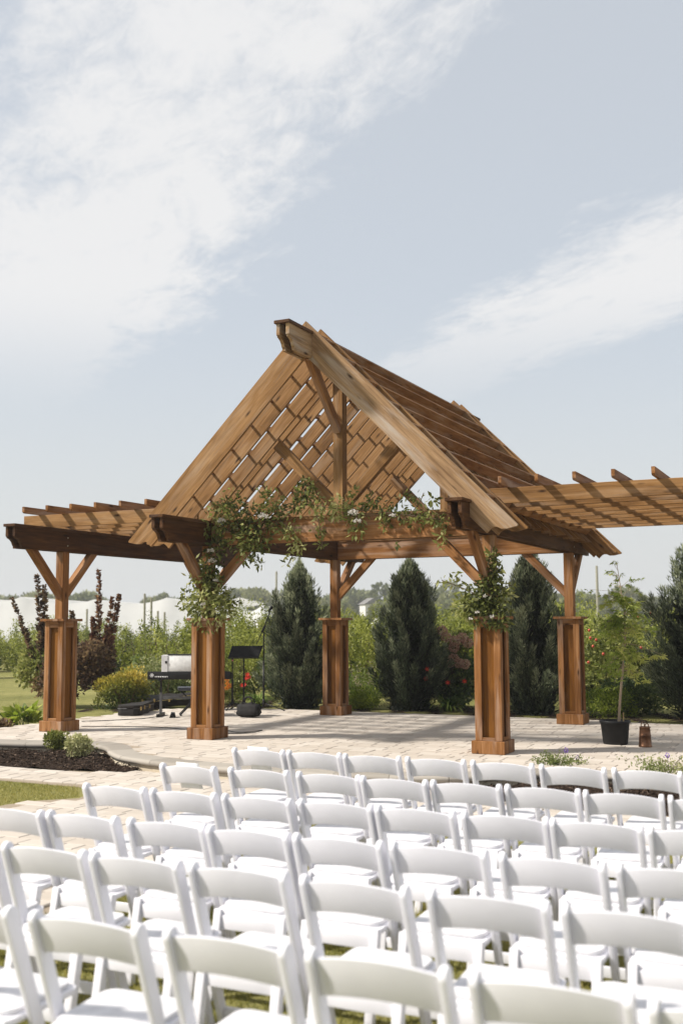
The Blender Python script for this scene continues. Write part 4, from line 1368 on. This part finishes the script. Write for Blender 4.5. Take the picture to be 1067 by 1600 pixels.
plant('coral_bells', x, y, z, 'low burgundy-leaved clump beside the hosta', 'plant', [('crown', shrub_mesh('crown', LF_SMOKE, 500, (.25, .2, .11), .06, .8, 92, .4, 5)), ('stem', stems_mesh('stem', BARK, 6, .15, .15, .004, 7, .6))])
for px, py, w_, h_, sd_, lab in ((83, 1177, .21, .15, 93, 'small dark green shrub in the left mulch bed'), (124, 1186, .25, .165, 94, 'small cream-flecked shrub in the left mulch bed')):
    x, y, z = at_ground(px, py, -.0, -.10)
    plant('bed_shrub', x, y + .1, z, lab, 'shrub', [('crown', shrub_mesh('crown', LF_OLIVE if sd_ == 93 else LF_VAR, 1500, (w_, w_ * .9, h_), .04, .55, sd_, .4, 8)), ('stem', stems_mesh('stem', BARK, 8, .12, .22, .005, sd_, .5))])
x, y, z = at_ground(573, 1113)
plant('green_shrub', x, y + .35, z, 'bright green low shrub at the foot of the rear column', 'shrub', [('crown', shrub_mesh('crown', LF_LIME, 4200, (.36, .35, .28), .05, .4, 95, .5, 9)), ('stem', stems_mesh('stem', BARK, 7, .2, .35, .008, 8, .5))])
x, y, z = at_ground(960, 1127)
plant('green_shrub', x, y + .5, z, 'spreading bright green low shrub behind the black plant pot', 'shrub', [('crown', shrub_mesh('crown', LF_LIME, 5500, (.62, .5, .30), .055, .3, 96, .6, 10)), ('stem', stems_mesh('stem', BARK, 8, .3, .35, .008, 9, .7))])
x, y, z = at_ground(1010, 1126)
plant('dark_shrub', x, y + .75, z, 'low dark green shrub between the spreading green shrub and the end juniper', 'shrub', [('crown', shrub_mesh('crown', LF_DARK, 5200, (.75, .5, .42), .06, .5, 196, .5, 10)), ('stem', stems_mesh('stem', BARK, 8, .3, .4, .008, 19, .7))])
x, y, z = at_ground(575, 1108)
plant('plume_grass', x, y + .9, z, 'pale feathery plume grass behind the rear column', 'grass', [('blades', shoots_mesh('blades', LF_LILY, .15, .75, 60, 10, .28, 97, .05, .3)), ('plume', (lambda m_: m_)(shoots_mesh('plume', PT_PLUME, .16, .92, 14, 40, .06, 98, .25, .25)))])
# hydrangea with faded flower heads
x, y, z = at_ground(716, 1112); y += .5; x += .02
hM = T(x, y, z)
hy = tag(empty('hydrangea', hM), 'hydrangea bush with faded pink flower heads left of the garlanded column', 'shrub')
obj('crown', shrub_mesh('crown', LF_DARK, 5200, (.5, .40, .66), .085, .55, 99, .3, 12), None, hy, hM)
me_ = shrub_mesh('crown', LF_OLIVE, 900, (.42, .35, .25), .08, .55, 199, .3, 8); me_.transform(Matrix.Translation((0, 0, 1.02))); obj('crown', me_, None, hy, hM)
obj('stem', stems_mesh('stem', BARK, 12, .3, 1.25, .012, 10, .25), None, hy, hM)
def head_mesh(name, mat, r, n, seed, sq=.85, ps=.022):
    g = np.random.default_rng(seed); d = rdir(n, g)
    p = d * (r * g.uniform(.75, 1.0, n))[:, None] * np.array([1, 1, sq])
    v = leaves(p, unit(d + g.normal(size=(n, 3)) * .7), g.uniform(.7, 1.3, n) * ps, g.uniform(.6, 1.1, n) * ps, .1, g)
    return npmesh(name, v, 4, mat, g.random(n))
HM = [head_mesh('flower_head', PT_PINK, .095, 320, 100 + k, .85, .028) for k in range(3)]
for k, (px, py) in enumerate(((697, 996), (711, 1001), (722, 996), (709, 1012), (708, 1029), (700, 1037), (717, 1036), (726, 1038), (731, 1005), (690, 985))):
    p = at_dist(px, py, y - .42)
    obj('flower_head', HM[k % 3], None, hy, Matrix.Translation(p) @ Matrix.Rotation(k * 1.3, 4, 'Z'))
    q_ = Vector((x + (p.x - x) * .5, y - .1, p.z - .35))
    obj('stem', merge_parts('stem', [tube_vf([q_, p - Vector((0, 0, .05))], .005, 5)], BARK), None, hy)
def lily_leaves(name, n, ln, seed, mat=LF_LILY):
    g = np.random.default_rng(seed); V_ = []; rn = []
    for i in range(n):
        a = g.uniform(0, 6.28); l_ = ln * g.uniform(.6, 1.1); e0 = g.uniform(.9, 1.45); w_ = g.uniform(.011, .019)
        p = np.array([math.cos(a), math.sin(a), 0]) * g.uniform(0, .06); d = np.array([math.cos(a), math.sin(a), 0]); sd_ = np.array([-math.sin(a), math.cos(a), 0])
        e = e0; pts = [p.copy()]
        for k in range(6):
            p = p + (d * math.cos(e) + np.array([0, 0, math.sin(e)])) * l_ / 6; e -= g.uniform(.22, .48); p[2] = max(p[2], .01); pts.append(p.copy())
        c_ = float(np.clip(g.normal(.5, .25), 0, 1))
        for k in range(6):
            w0 = w_ * (1 - (k / 6) ** 2); w1 = w_ * (1 - ((k + 1) / 6) ** 2) + .0005
            V_ += [pts[k] - sd_ * w0, pts[k] + sd_ * w0, pts[k + 1] + sd_ * w1, pts[k + 1] - sd_ * w1]; rn.append(c_)
    return npmesh(name, np.array(V_), 4, mat, rn)
def trumpet(name, mat, r, seed):
    V_ = []; rn = []
    for k in range(6):
        a = k * math.pi / 3; d = np.array([math.cos(a), math.sin(a), 0]); sd_ = np.array([-math.sin(a), math.cos(a), 0]); up_ = np.array([0, 0, 1.])
        P = [np.zeros(3), d * r * .35 + up_ * r * .7, d * r + up_ * r * .85]
        for i, (w0, w1, c_) in enumerate(((.15, .5, 1.0), (.5, .12, .3))):
            V_ += [P[i] - sd_ * w0 * r * .5, P[i] + sd_ * w0 * r * .5, P[i + 1] + sd_ * w1 * r * .5, P[i + 1] - sd_ * w1 * r * .5]; rn.append(c_)
    return npmesh(name, np.array(V_), 4, mat, rn)
TR = trumpet('flower', PT_RED, .05, 1)
def lily(px, py, label, flowers, n, ln, dy, seed):
    x, y, z = at_ground(px, py); y += dy
    M = T(x, y, z)
    r = tag(empty('daylily', M), label, 'plant')
    obj('leaf_clump', lily_leaves('leaf_clump', n, ln, seed), None, r, M)
    for fx, fy in flowers:
        p = at_dist(fx, fy, y - .12)
        f_ = obj('flower', TR, None, r, Matrix.Translation(p) @ Matrix.Rotation(R(62), 4, 'X') @ Matrix.Rotation(fx, 4, 'Z'))
        obj('stalk', merge_parts('stalk', [tube_vf(catmull([(x, y, z), (x * .6 + p.x * .4, y - .02, z + .35), tuple(p)], 5), .005, 5)], LF_LILY), None, f_)
lily(703, 1116, 'red-flowered daylily clump in front of the hydrangea', ((667, 1047), (665, 1062), (699, 1068), (725, 1066)), 120, .68, .28, 110)
lily(402, 1109, 'red-flowered daylily clump behind the microphone stand', ((387, 1055), (389, 1059), (385, 1061), (382, 1071), (379, 1072)), 130, .62, .3, 111)
x, y, z = at_ground(352, 1108)
mg = plant('marigold_bush', x, y + .7, z, 'small bush with orange blooms half hidden behind the left garlanded column', 'plant', [('crown', shrub_mesh('crown', LF_OLIVE, 1800, (.3, .3, .38), .05, .5, 112)), ('stem', stems_mesh('stem', BARK, 6, .2, .5, .008, 12, .4))])
HO = head_mesh('flower_head', PT_ORANGE, .035, 60, 113)
for px, py in ((355, 1062), (355.5, 1068), (357, 1073), (360, 1071), (354, 1075)):
    obj('flower_head', HO, None, mg, Matrix.Translation(at_dist(px, py, y + .42)))
# fruit tree with red apples right of the rear right column
x, y = at_dist(955, 1000, 21.5).x, 21.3
ap = plant('apple_tree', x, y, -.05, 'olive green apple tree with small red fruit behind the potted maple', 'tree', [('crown', shrub_mesh('crown', LF_OLIVE, 7000, (.95, .7, 1.0), .085, .5, 115, .3, 12, .35)), ('trunk', merge_parts('trunk', [tube_vf([(0, 0, -.05), (.03, 0, .8), (0, .05, 1.7)], [.05, .035, .015], 7)], BARK))])
FRUIT = plain('apple_skin', (.5, .06, .03), .35)
apm = merge_parts('apple', [lathe_vf([(.006, -.03), (.02, -.02), (.027, 0), (.022, .02), (.01, .03), (.002, .024)], 10)], FRUIT, True)
for px, py in ((920, 985), (922, 997), (926, 1010), (931, 1000), (919, 1035), (942, 1022), (996, 965), (1001, 1012), (1010, 985), (1017, 958)):
    obj('apple', apm, None, ap, Matrix.Translation(at_dist(px, py, y - .72)))
# flowering clumps in the right mulch bed
def catmint(px, py, w_, h_, label, fl, mat, seed):
    x, y, z = at_ground(px, py, 0, -.1)
    M = T(x, y, z)
    r = tag(empty('catmint', M), label, 'plant')
    obj('crown', shoots_mesh('crown', mat, w_, h_, 60, 30, .042, seed, .5, .5), None, r, M)
    obj('stem', stems_mesh('stem', BARK, 14, w_, h_, .003, seed, .5), None, r, M)
    for k, (fx, fy, hh_) in enumerate(fl):
        p = at_dist(fx, fy, y)
        sp = head_mesh('flower_spike', PT_PURP, .018, 40, 120 + k, hh_, .014)
        f_ = obj('flower_spike', sp, None, r, Matrix.Translation(p))
        obj('stalk', merge_parts('stalk', [tube_vf([(x + (p.x - x) * .6, y, z), tuple(p)], .003, 5)], LF_LILY), None, f_)
catmint(872, 1206, .20, .20, 'small clump with purple flower spikes behind the chairs, in line with the black pot', ((884, 1172, 1.5), (901.5, 1184, 1.6)), LF_VAR, 130)
catmint(1050, 1222, .24, .26, 'cream and green clump with a faint purple bloom near the copper can', ((1042, 1180, 1.2),), LF_VAR, 131)

# potted maple
pp = gp(967, 1165)
pp.y += .19
PM = T(pp.x, pp.y, 0)
pot = tag(empty('plant_pot', PM), 'black plastic nursery pot on the paving holding the young maple', 'pot')
pv, pf = lathe_vf([(.150, 0), (.156, .01), (.182, .265), (.196, .268), (.198, .30), (.188, .302), (.180, .27), (.175, .24)], 40)
obj('shell', merge_parts('shell', [(pv, pf)], BLACK_PL, True), None, pot, PM)
obj('soil', merge_parts('soil', [lathe_vf([(.17, .235), (.174, .24), (.09, .255), (.001, .26)], 24)], SOIL, True), None, pot, PM)
mp_ = tag(empty('maple_tree', PM), 'young potted maple with fine cut yellow-green leaves and a leaning trunk', 'tree')
def mloc(px, py, dy=0.0):
    return PM.inverted() @ at_dist(px, py, pp.y + dy)
tr_pts = catmull([mloc(966, 1140), mloc(968, 1095), mloc(973, 1040), mloc(976, 1005), mloc(975, 960), mloc(970, 925), mloc(963, 880)], 6)
tr_pts[0].z = .23
obj('trunk', merge_parts('trunk', [tube_vf(tr_pts, [.021 - .018 * (k / (len(tr_pts) - 1)) ** .8 for k in range(len(tr_pts))], 8)], BARK_P, True), None, mp_, PM)
obj('tie', merge_parts('tie', [tube_vf([mloc(974.6, 1035.5), mloc(974.8, 1033.5)], .016, 8)], TWINE), None, mp_, PM)
obj('stake', merge_parts('stake', [box_vf(.10, .115, -.02, -.012, .22, .40)], plain('bamboo', (.42, .3, .13), .7)), None, mp_, PM)
g = np.random.default_rng(140)
LV, LR, BR = [], [], []
def palmate(p, d, size, c_):
    d = d / np.linalg.norm(d)
    s_ = np.cross(d, g.normal(size=3)); s_[2] *= .4; s_ /= np.linalg.norm(s_)
    for k in range(7):
        a = (k - 3) * .52; dr = d * math.cos(a) + s_ * math.sin(a); dr = dr - np.array([0, 0, .12 * abs(k - 3)])
        l_ = size * (1 - .13 * abs(k - 3))
        LV.append(leaves(p[None], dr[None], l_, l_ * .20, .1, g)); LR.append(float(np.clip(c_ + g.normal() * .12, 0, 1)))
for i in range(33):
    t = g.uniform(.30, .80)
    b = np.array(tr_pts[int(t * (len(tr_pts) - 1))]); a = g.uniform(0, 6.28)
    reach = g.uniform(.22, .50) * (1.25 - t * .75)
    e = b + np.array([math.cos(a) * reach, math.sin(a) * reach, g.uniform(-.12, .14) - .12 * (t < .5)])
    m_ = (b + e) / 2 + np.array([0, 0, .06])
    BR.append(tube_vf([tuple(b), tuple(m_), tuple(e)], [.006, .004, .002], 5))
    c0 = np.clip(g.normal(.5, .2), 0, 1)
    for j in range(15):
        q_ = g.uniform(.25, 1.08); p = (b * (1 - q_) ** 2 + 2 * m_ * q_ * (1 - q_) + e * q_ * q_) + g.normal(size=3) * .035
        dd_ = np.array([math.cos(a), math.sin(a), -.35]) + g.normal(size=3) * .55
        palmate(p, dd_, g.uniform(.075, .12), c0)
for px, py in ((948, 896), (960, 905), (953, 912), (981, 908), (986, 918), (974, 930), (951, 937), (993, 925), (921, 921), (946, 930), (997, 905), (958, 880), (955, 890), (968, 900), (940, 930)):
    p = np.array(mloc(px, py, g.uniform(-.12, .12)))
    jn = min(tr_pts, key=lambda q_: (Vector(tuple(p)) - q_ - Vector((0, 0, .08))).length)
    BR.append(tube_vf([tuple(jn), tuple(p)], .0025, 4))
    for j in range(3): palmate(p + g.normal(size=3) * .02, g.normal(size=3) * .6 + np.array([0, 0, -.3]), g.uniform(.05, .085), g.uniform(.15, .6))
for j in range(9): palmate(np.array(mloc(1015 + j * 2.6, 1023 + abs(j - 4) * .8)), np.array([.7, 0, -.6]) + g.normal(size=3) * .4, .09, .9)
BR.append(tube_vf([tuple(mloc(976, 1005)), tuple(mloc(995, 1008)), tuple(mloc(1036, 1024))], [.006, .004, .002], 5))
obj('crown', npmesh('crown', np.concatenate(LV), 4, LF_MAPLE, LR), None, mp_, PM)
obj('branches', merge_parts('branches', BR, BARK_P), None, mp_, PM)
# copper can
ck = gp(1010.5, 1168)
CM = T(ck.x, ck.y + .08, 0, .3)
can = tag(empty('copper_can', CM), 'aged copper can with looped handles standing beside the black plant pot', 'can')
obj('body', merge_parts('body', [lathe_vf([(.078, 0), (.084, .004), (.084, .016), (.080, .02), (.072, .135), (.0735, .138), (.0735, .150), (.071, .153), (.064, .235), (.068, .238), (.068, .248), (.06, .25), (.058, .24), (.02, .235), (.001, .234)], 28)], COPPER, True), None, can, CM)
for s_, hh_ in ((-1, .07), (1, .05)):
    pts = [(s_ * .05, 0, .24), (s_ * .052, .0, .24 + hh_ * .6), (s_ * .03, 0, .24 + hh_), (s_ * .008, 0, .24 + hh_ * .65), (s_ * .006, 0, .238)]
    obj('handle', merge_parts('handle', [tube_vf(catmull(pts, 5), .006, 6)], COPPER, True), None, can, CM)
obj('side_strap', merge_parts('side_strap', [tube_vf([(-.086, 0, .01), (-.078, 0, .13), (-.068, 0, .245)], .008, 6)], COPPER, True), None, can, CM)

# ================================================================== GARLANDS
def garland(label, blobs, flowers, seed, spines):
    g = np.random.default_rng(seed)
    P, A = [], []
    for px, py, r, n, v in blobs:
        n = int(n * 1.25)
        c = on_v(px, py, v); rr = r / (FPX / c.y)
        d = rdir(n, g); q_ = np.array(tuple(c)) + d * (rr * g.random(n) ** .5)[:, None] * np.array([1, .75, 1])
        P.append(q_); A.append(unit(d * .6 + g.normal(size=(n, 3)) * .7 + np.array([0, 0, -.25])))
    P = np.concatenate(P); A = np.concatenate(A)
    M = Matrix.Translation(on_v(blobs[0][0], blobs[0][1], blobs[0][4]))
    off = np.array(tuple(M.translation))
    r_ = tag(empty('garland', M), label, 'garland')
    n = len(P); ln = g.uniform(.055, .10, n)
    v_ = leaves(P - off, A, ln, ln * g.uniform(.34, .5, n), .2, g)
    t_ = np.clip(.45 + .25 * lump(P, 9, seed) + g.normal(size=n) * .2, 0, 1)
    obj('leaf_mass', npmesh('leaf_mass', v_, 4, LF_GARL, t_), None, r_, M)
    parts = []
    for sp in spines:
        parts.append(tube_vf(catmull([tuple(M.inverted() @ on_v(a, b, c)) for a, b, c in sp], 5), .006, 5))
    obj('vine', merge_parts('vine', parts, BARK), None, r_, M)
    for k, (px, py, v, rad) in enumerate(flowers):
        c = on_v(px, py, v)
        nn = int(1600 * rad); d = rdir(nn, g); d[:, 2] = np.abs(d[:, 2]) * .8
        p = d * (rad * g.uniform(.5, 1.05, nn))[:, None]
        vv = leaves(p, unit(d + g.normal(size=(nn, 3)) * .8), g.uniform(.012, .026, nn), g.uniform(.009, .018, nn), .1, g)
        fl = obj('blossom', npmesh('blossom', vv, 4, PT_WHITE, g.random(nn)), None, r_, Matrix.Translation(c))
gv = -.17
GB = [(325, 885, 24, 150, gv), (322, 905, 26, 170, gv), (330, 930, 30, 230, gv), (325, 952, 34, 300, gv), (352, 952, 24, 140, gv), (298, 942, 20, 90, gv), (345, 935, 22, 90, gv), (300, 905, 12, 25, gv), (290, 925, 10, 20, gv),
      (345, 820, 28, 200, gv), (375, 806, 30, 210, gv), (402, 832, 32, 250, gv), (396, 858, 20, 110, gv), (420, 808, 28, 160, gv), (340, 852, 20, 100, gv), (362, 782, 20, 60, gv), (345, 795, 18, 50, gv), (432, 788, 22, 80, gv), (414, 770, 12, 24, gv), (452, 832, 18, 60, gv), (464, 852, 14, 40, gv), (458, 868, 9, 20, gv), (448, 880, 6, 8, gv), (405, 880, 9, 18, gv), (384, 875, 10, 20, gv), (372, 846, 22, 90, gv),
      (475, 772, 20, 90, gv), (482, 755, 12, 34, gv), (466, 790, 16, 50, gv), (502, 800, 16, 50, gv), (498, 828, 11, 30, gv), (503, 850, 8, 16, gv), (490, 785, 16, 40, gv),
      (530, 792, 22, 90, gv), (553, 802, 24, 110, gv), (560, 828, 14, 40, gv), (582, 783, 14, 36, gv), (553, 770, 9, 18, gv), (600, 797, 17, 55, gv), (625, 803, 17, 50, gv), (602, 820, 10, 20, gv), (650, 808, 17, 50, gv), (676, 806, 16, 50, gv), (692, 815, 12, 30, gv), (690, 836, 9, 16, gv), (650, 780, 11, 20, gv), (676, 782, 10, 18, gv), (632, 775, 9, 14, gv), (690, 852, 7, 10, gv), (618, 850, 6, 8, -.1)]
garland('leafy garland with white blossoms winding up the left column and along the tie beam', GB,
        [(346, 815, -.38, .06), (412, 809, -.40, .075), (329, 862, -.36, .05), (331, 878, -.36, .055), (551, 803, -.34, .07), (558, 815, -.34, .05), (613, 806, -.30, .035), (337, 908, -.36, .03), (318, 945, -.42, .035)], 150,
        [[(325, 962, gv), (335, 930, gv), (320, 900, gv), (330, 870, gv), (350, 830, gv), (400, 815, gv), (470, 790, gv), (530, 795, gv), (600, 800, gv), (690, 812, gv)], [(402, 832, gv), (440, 815, gv), (462, 850, gv), (450, 882, gv)], [(460, 790, gv), (478, 765, gv), (484, 748, gv)], [(490, 790, gv), (500, 825, gv), (504, 855, gv)], [(560, 800, gv), (575, 785, gv), (586, 775, gv)], [(640, 805, gv), (655, 785, gv), (662, 770, gv)]])
GD = [(765, 872, 15, 80, gv), (768, 895, 18, 130, gv), (763, 918, 24, 180, gv), (758, 942, 32, 260, gv), (788, 930, 15, 60, gv), (738, 945, 24, 130, gv), (776, 958, 24, 160, gv), (722, 950, 18, 60, gv), (784, 972, 12, 50, gv), (750, 962, 20, 110, gv), (705, 912, 9, 12, gv), (690, 908, 7, 8, gv), (798, 915, 8, 12, gv), (730, 925, 14, 40, gv), (772, 975, 8, 24, gv), (715, 895, 9, 12, -.1)]
garland('leafy garland with white blossoms wrapped round the right front post above its pedestal', GD,
        [(745, 958, -.33, .024), (768, 964, -.33, .022), (735, 968, -.33, .02), (757, 932, -.32, .016)], 151,
        [[(762, 962, gv), (768, 930, gv), (760, 900, gv), (766, 865, gv)], [(755, 935, gv), (725, 920, gv), (690, 907, gv)], [(768, 925, gv), (785, 918, gv), (800, 914, gv)], [(770, 955, gv), (784, 975, gv)]])

# ================================================================== BEYOND THE GARDEN
def net(name, x0, x1, y, depth, top, low, bay, label, seed):
    g = random.Random(seed)
    M = T((x0 + x1) / 2, y, -.15)
    r = tag(empty(name, M), label, 'netting')
    nb = max(1, round((x1 - x0) / bay)); st = (x1 - x0) / nb
    m = 10; rows = 9
    vs, fs = [], []
    N = nb * m
    pk = [g.uniform(-.22, .22) for _ in range(nb + 1)]
    for j in range(rows + 1):
        yy = depth * j / rows
        for i in range(N + 1):
            t = (i % m) / m; b = i // m
            h = top + pk[b] * (1 - t) + pk[min(b + 1, nb)] * t - (4 * t * (1 - t)) ** .8 * .42
            vs.append((x0 + st * i / m - (x0 + x1) / 2, yy, h))
    for j in range(rows):
        for i in range(N): fs.append((j * (N + 1) + i, j * (N + 1) + i + 1, (j + 1) * (N + 1) + i + 1, (j + 1) * (N + 1) + i))
    obj('canopy', pymesh('canopy', vs, fs, NETM, True), None, r, M)
    vs2, fs2 = [], []
    for i in range(N + 1):
        a = vs[i]
        for k in range(5):
            t = k / 4
            vs2.append((a[0], -3.2 * t + .06 * math.sin(i * .9 + k) * t, a[2] * (1 - t) + low * t))
    for i in range(N):
        for k in range(4): fs2.append((i * 5 + k, i * 5 + k + 1, (i + 1) * 5 + k + 1, (i + 1) * 5 + k))
    obj('curtain', pymesh('curtain', vs2, fs2, NETM, True), None, r, M)
    pm = merge_parts('post', [tube_vf([(0, 0, -.1), (0, 0, top + .05)], .06, 6)], POLE)
    for b in range(nb + 1): obj('post', pm, None, r, M @ Matrix.Translation((x0 + st * b - (x0 + x1) / 2, .1, pk[b])))
net('hail_net', -34.5, -7.6, 80, 26, 3.5, .2, 5.2, 'white hail netting draped over orchard posts beyond the left wing', 1)
net('hail_net', -6.6, -2.6, 62, 12, 2.45, .3, 2.0, 'small white hail net peak seen behind the microphone', 2)
net('hail_net', .6, 3.6, 58, 10, 1.85, .3, 1.5, 'low white netting between the rear column and the second juniper', 3)
pm = merge_parts('post', [tube_vf([(0, 0, -.15), (0, 0, 2.65)], [.075, .065], 8)], POLE)
def far_post(px, top, d, i, lab):
    p = at_dist(px, top, d); h = p.z + .15
    tag(obj('trellis_post', merge_parts('trellis_post', [tube_vf([(0, 0, -.3), (0, 0, h)], [.05, .045], 8), tube_vf([(0, 0, h), (0, 0, h + .02)], [.045, .02], 8)], POLE), None, None, T(p.x, d, -.15)), lab, 'post', 'orchard trellis posts')
tl = 'weathered wooden trellis post standing among the orchard trees'
for i, (px, top, d) in enumerate(((226.5, 928, 44), (237, 934, 44), (247, 955, 47), (257.5, 957, 47), (136.5, 952, 50), (1018, 948, 44))):
    far_post(px, top, d, i, tl)
def utility(px, top, d, label):
    p = at_dist(px, top, d); h = p.z + .15
    M = T(p.x, d, -.15, .4)
    r = tag(empty('utility_pole', M), label, 'utility pole')
    obj('pole', merge_parts('pole', [tube_vf([(0, 0, -.5), (0, 0, h)], [.17, .11], 8)], POLE), None, r, M)
    for k in (-.1, .1): obj('insulator', merge_parts('insulator', [lathe_vf([(.03, h - .43), (.05, h - .36), (.02, h - .28)], 8)], GREYBOX), None, r, M)
utility(432, 893, 120, 'distant wooden utility pole above the microphone stand')
utility(931.5, 884, 105, 'distant wooden utility pole between the rear column and the maple')
# far house
hp = at_dist(579, 950, 190); HM_ = T(hp.x, 190, 3.2, .35, .7)
ho = tag(empty('house', HM_), 'small white house with a grey roof among the far trees', 'house')
obj('wall', merge_parts('wall', [box_vf(-2.2, 2.2, -2, 2, -4.6, 1.7)], SIDING), None, ho, HM_)
rv, rf = prism_vf([(-2.6, 1.7), (2.6, 1.7), (0, 3.3)], -2.3, 2.3)
ro = merge_parts('roof', [(rv, rf)], SHINGLE)
bm = bmesh.new(); bm.from_mesh(ro); bmesh.ops.recalc_face_normals(bm, faces=bm.faces); bm.to_mesh(ro); bm.free()
obj('roof', ro, None, ho, HM_)
GLASS = plain('dark_window', (.05, .06, .07), .15)
for k in (-1.1, 1.1): obj('window', merge_parts('window', [box_vf(k - .4, k + .4, -2.04, -2.002, -.3, .9)], GLASS), None, ho, HM_)
# far woodland on a low rise
def woodland(name, label, n, d0, d1, x0, x1, h0, h1, seed, base, mat=LF_FAR, per=700, size=.9):
    g = np.random.default_rng(seed); P, N_, RN = [], [], []
    for i in range(n):
        x = g.uniform(x0, x1); y = g.uniform(d0, d1); h = g.uniform(h0, h1); w_ = h * g.uniform(.35, .6)
        d = rdir(per, g); rr = g.uniform(.7, 1.0, per)
        c = np.array([x, y, base(x, y) + h * .52])
        lob = 1 + .22 * lump(d, 3, seed + i)
        p = c + d * (rr * lob)[:, None] * np.array([w_, w_, h * .5])
        P.append(p); N_.append(unit(d + g.normal(size=(per, 3)) * .5)); RN.append(np.clip(g.normal(.5, .15) + g.normal(size=per) * .16, 0, 1))
    P = np.concatenate(P); N_ = np.concatenate(N_)
    v = leaves(P, N_, size * g.uniform(.6, 1.3, len(P)), size * g.uniform(.5, .9, len(P)), .15, g)
    tag(obj(name, npmesh(name, v, 4, mat, np.concatenate(RN))), label, kind='stuff')
rise = lambda x, y: -.2 + 2.2 * float(smooth(np.array(y), 120, 260)) + 1.4 * float(smooth(np.array(x), -5, 12) * (1 - smooth(np.array(x), 30, 55))) * float(smooth(np.array(y), 120, 200))
woodland('far_woodland', 'far-off belt of trees along the horizon', 150, 215, 290, -110, 110, 3.8, 6.2, 200, rise)
woodland('far_woodland', 'nearer line of far field trees before the horizon', 60, 150, 205, -5, 75, 2.6, 4.4, 201, rise, LF_FAR, 600, .8)
woodland('far_hedge', 'scrubby hedge at the end of the orchard', 70, 95, 125, -60, 60, 1.6, 2.8, 202, lambda x, y: -.2, LF_OLIVE, 500, .45)
# hill under the far trees
hx = np.linspace(-400, 400, 60); hyy = np.linspace(115, 420, 30)
Xh, Yh = np.meshgrid(hx, hyy)
Zh = np.vectorize(lambda a, b: rise(a, b) - .25)(Xh, Yh)
Vh = np.stack([Xh, Yh, Zh], -1).reshape(-1, 3)
tag(obj('hill', pymesh('hill', Vh, [(j * 60 + i, j * 60 + i + 1, (j + 1) * 60 + i + 1, (j + 1) * 60 + i) for j in range(29) for i in range(59)], GROUND, True)), 'low grassy rise under the far trees', kind='structure')

# ================================================================== AIR
hv_, hf_ = box_vf(-420, 420, -40, 440, -1.6, 13.5)
hzm = bpy.data.materials.new('haze_air'); hzm.use_nodes = True
ht = hzm.node_tree; ht.nodes.clear()
pv_ = ht.nodes.new('ShaderNodeVolumePrincipled'); mo_ = ht.nodes.new('ShaderNodeOutputMaterial')
pv_.inputs['Color'].default_value = (.93, .95, .97, 1); pv_.inputs['Density'].default_value = HAZE; pv_.inputs['Anisotropy'].default_value = .2
ht.links.new(pv_.outputs[0], mo_.inputs['Volume'])
tag(obj('haze', pymesh('haze', hv_, hf_, hzm)), 'thin summer haze over the far field', kind='stuff')
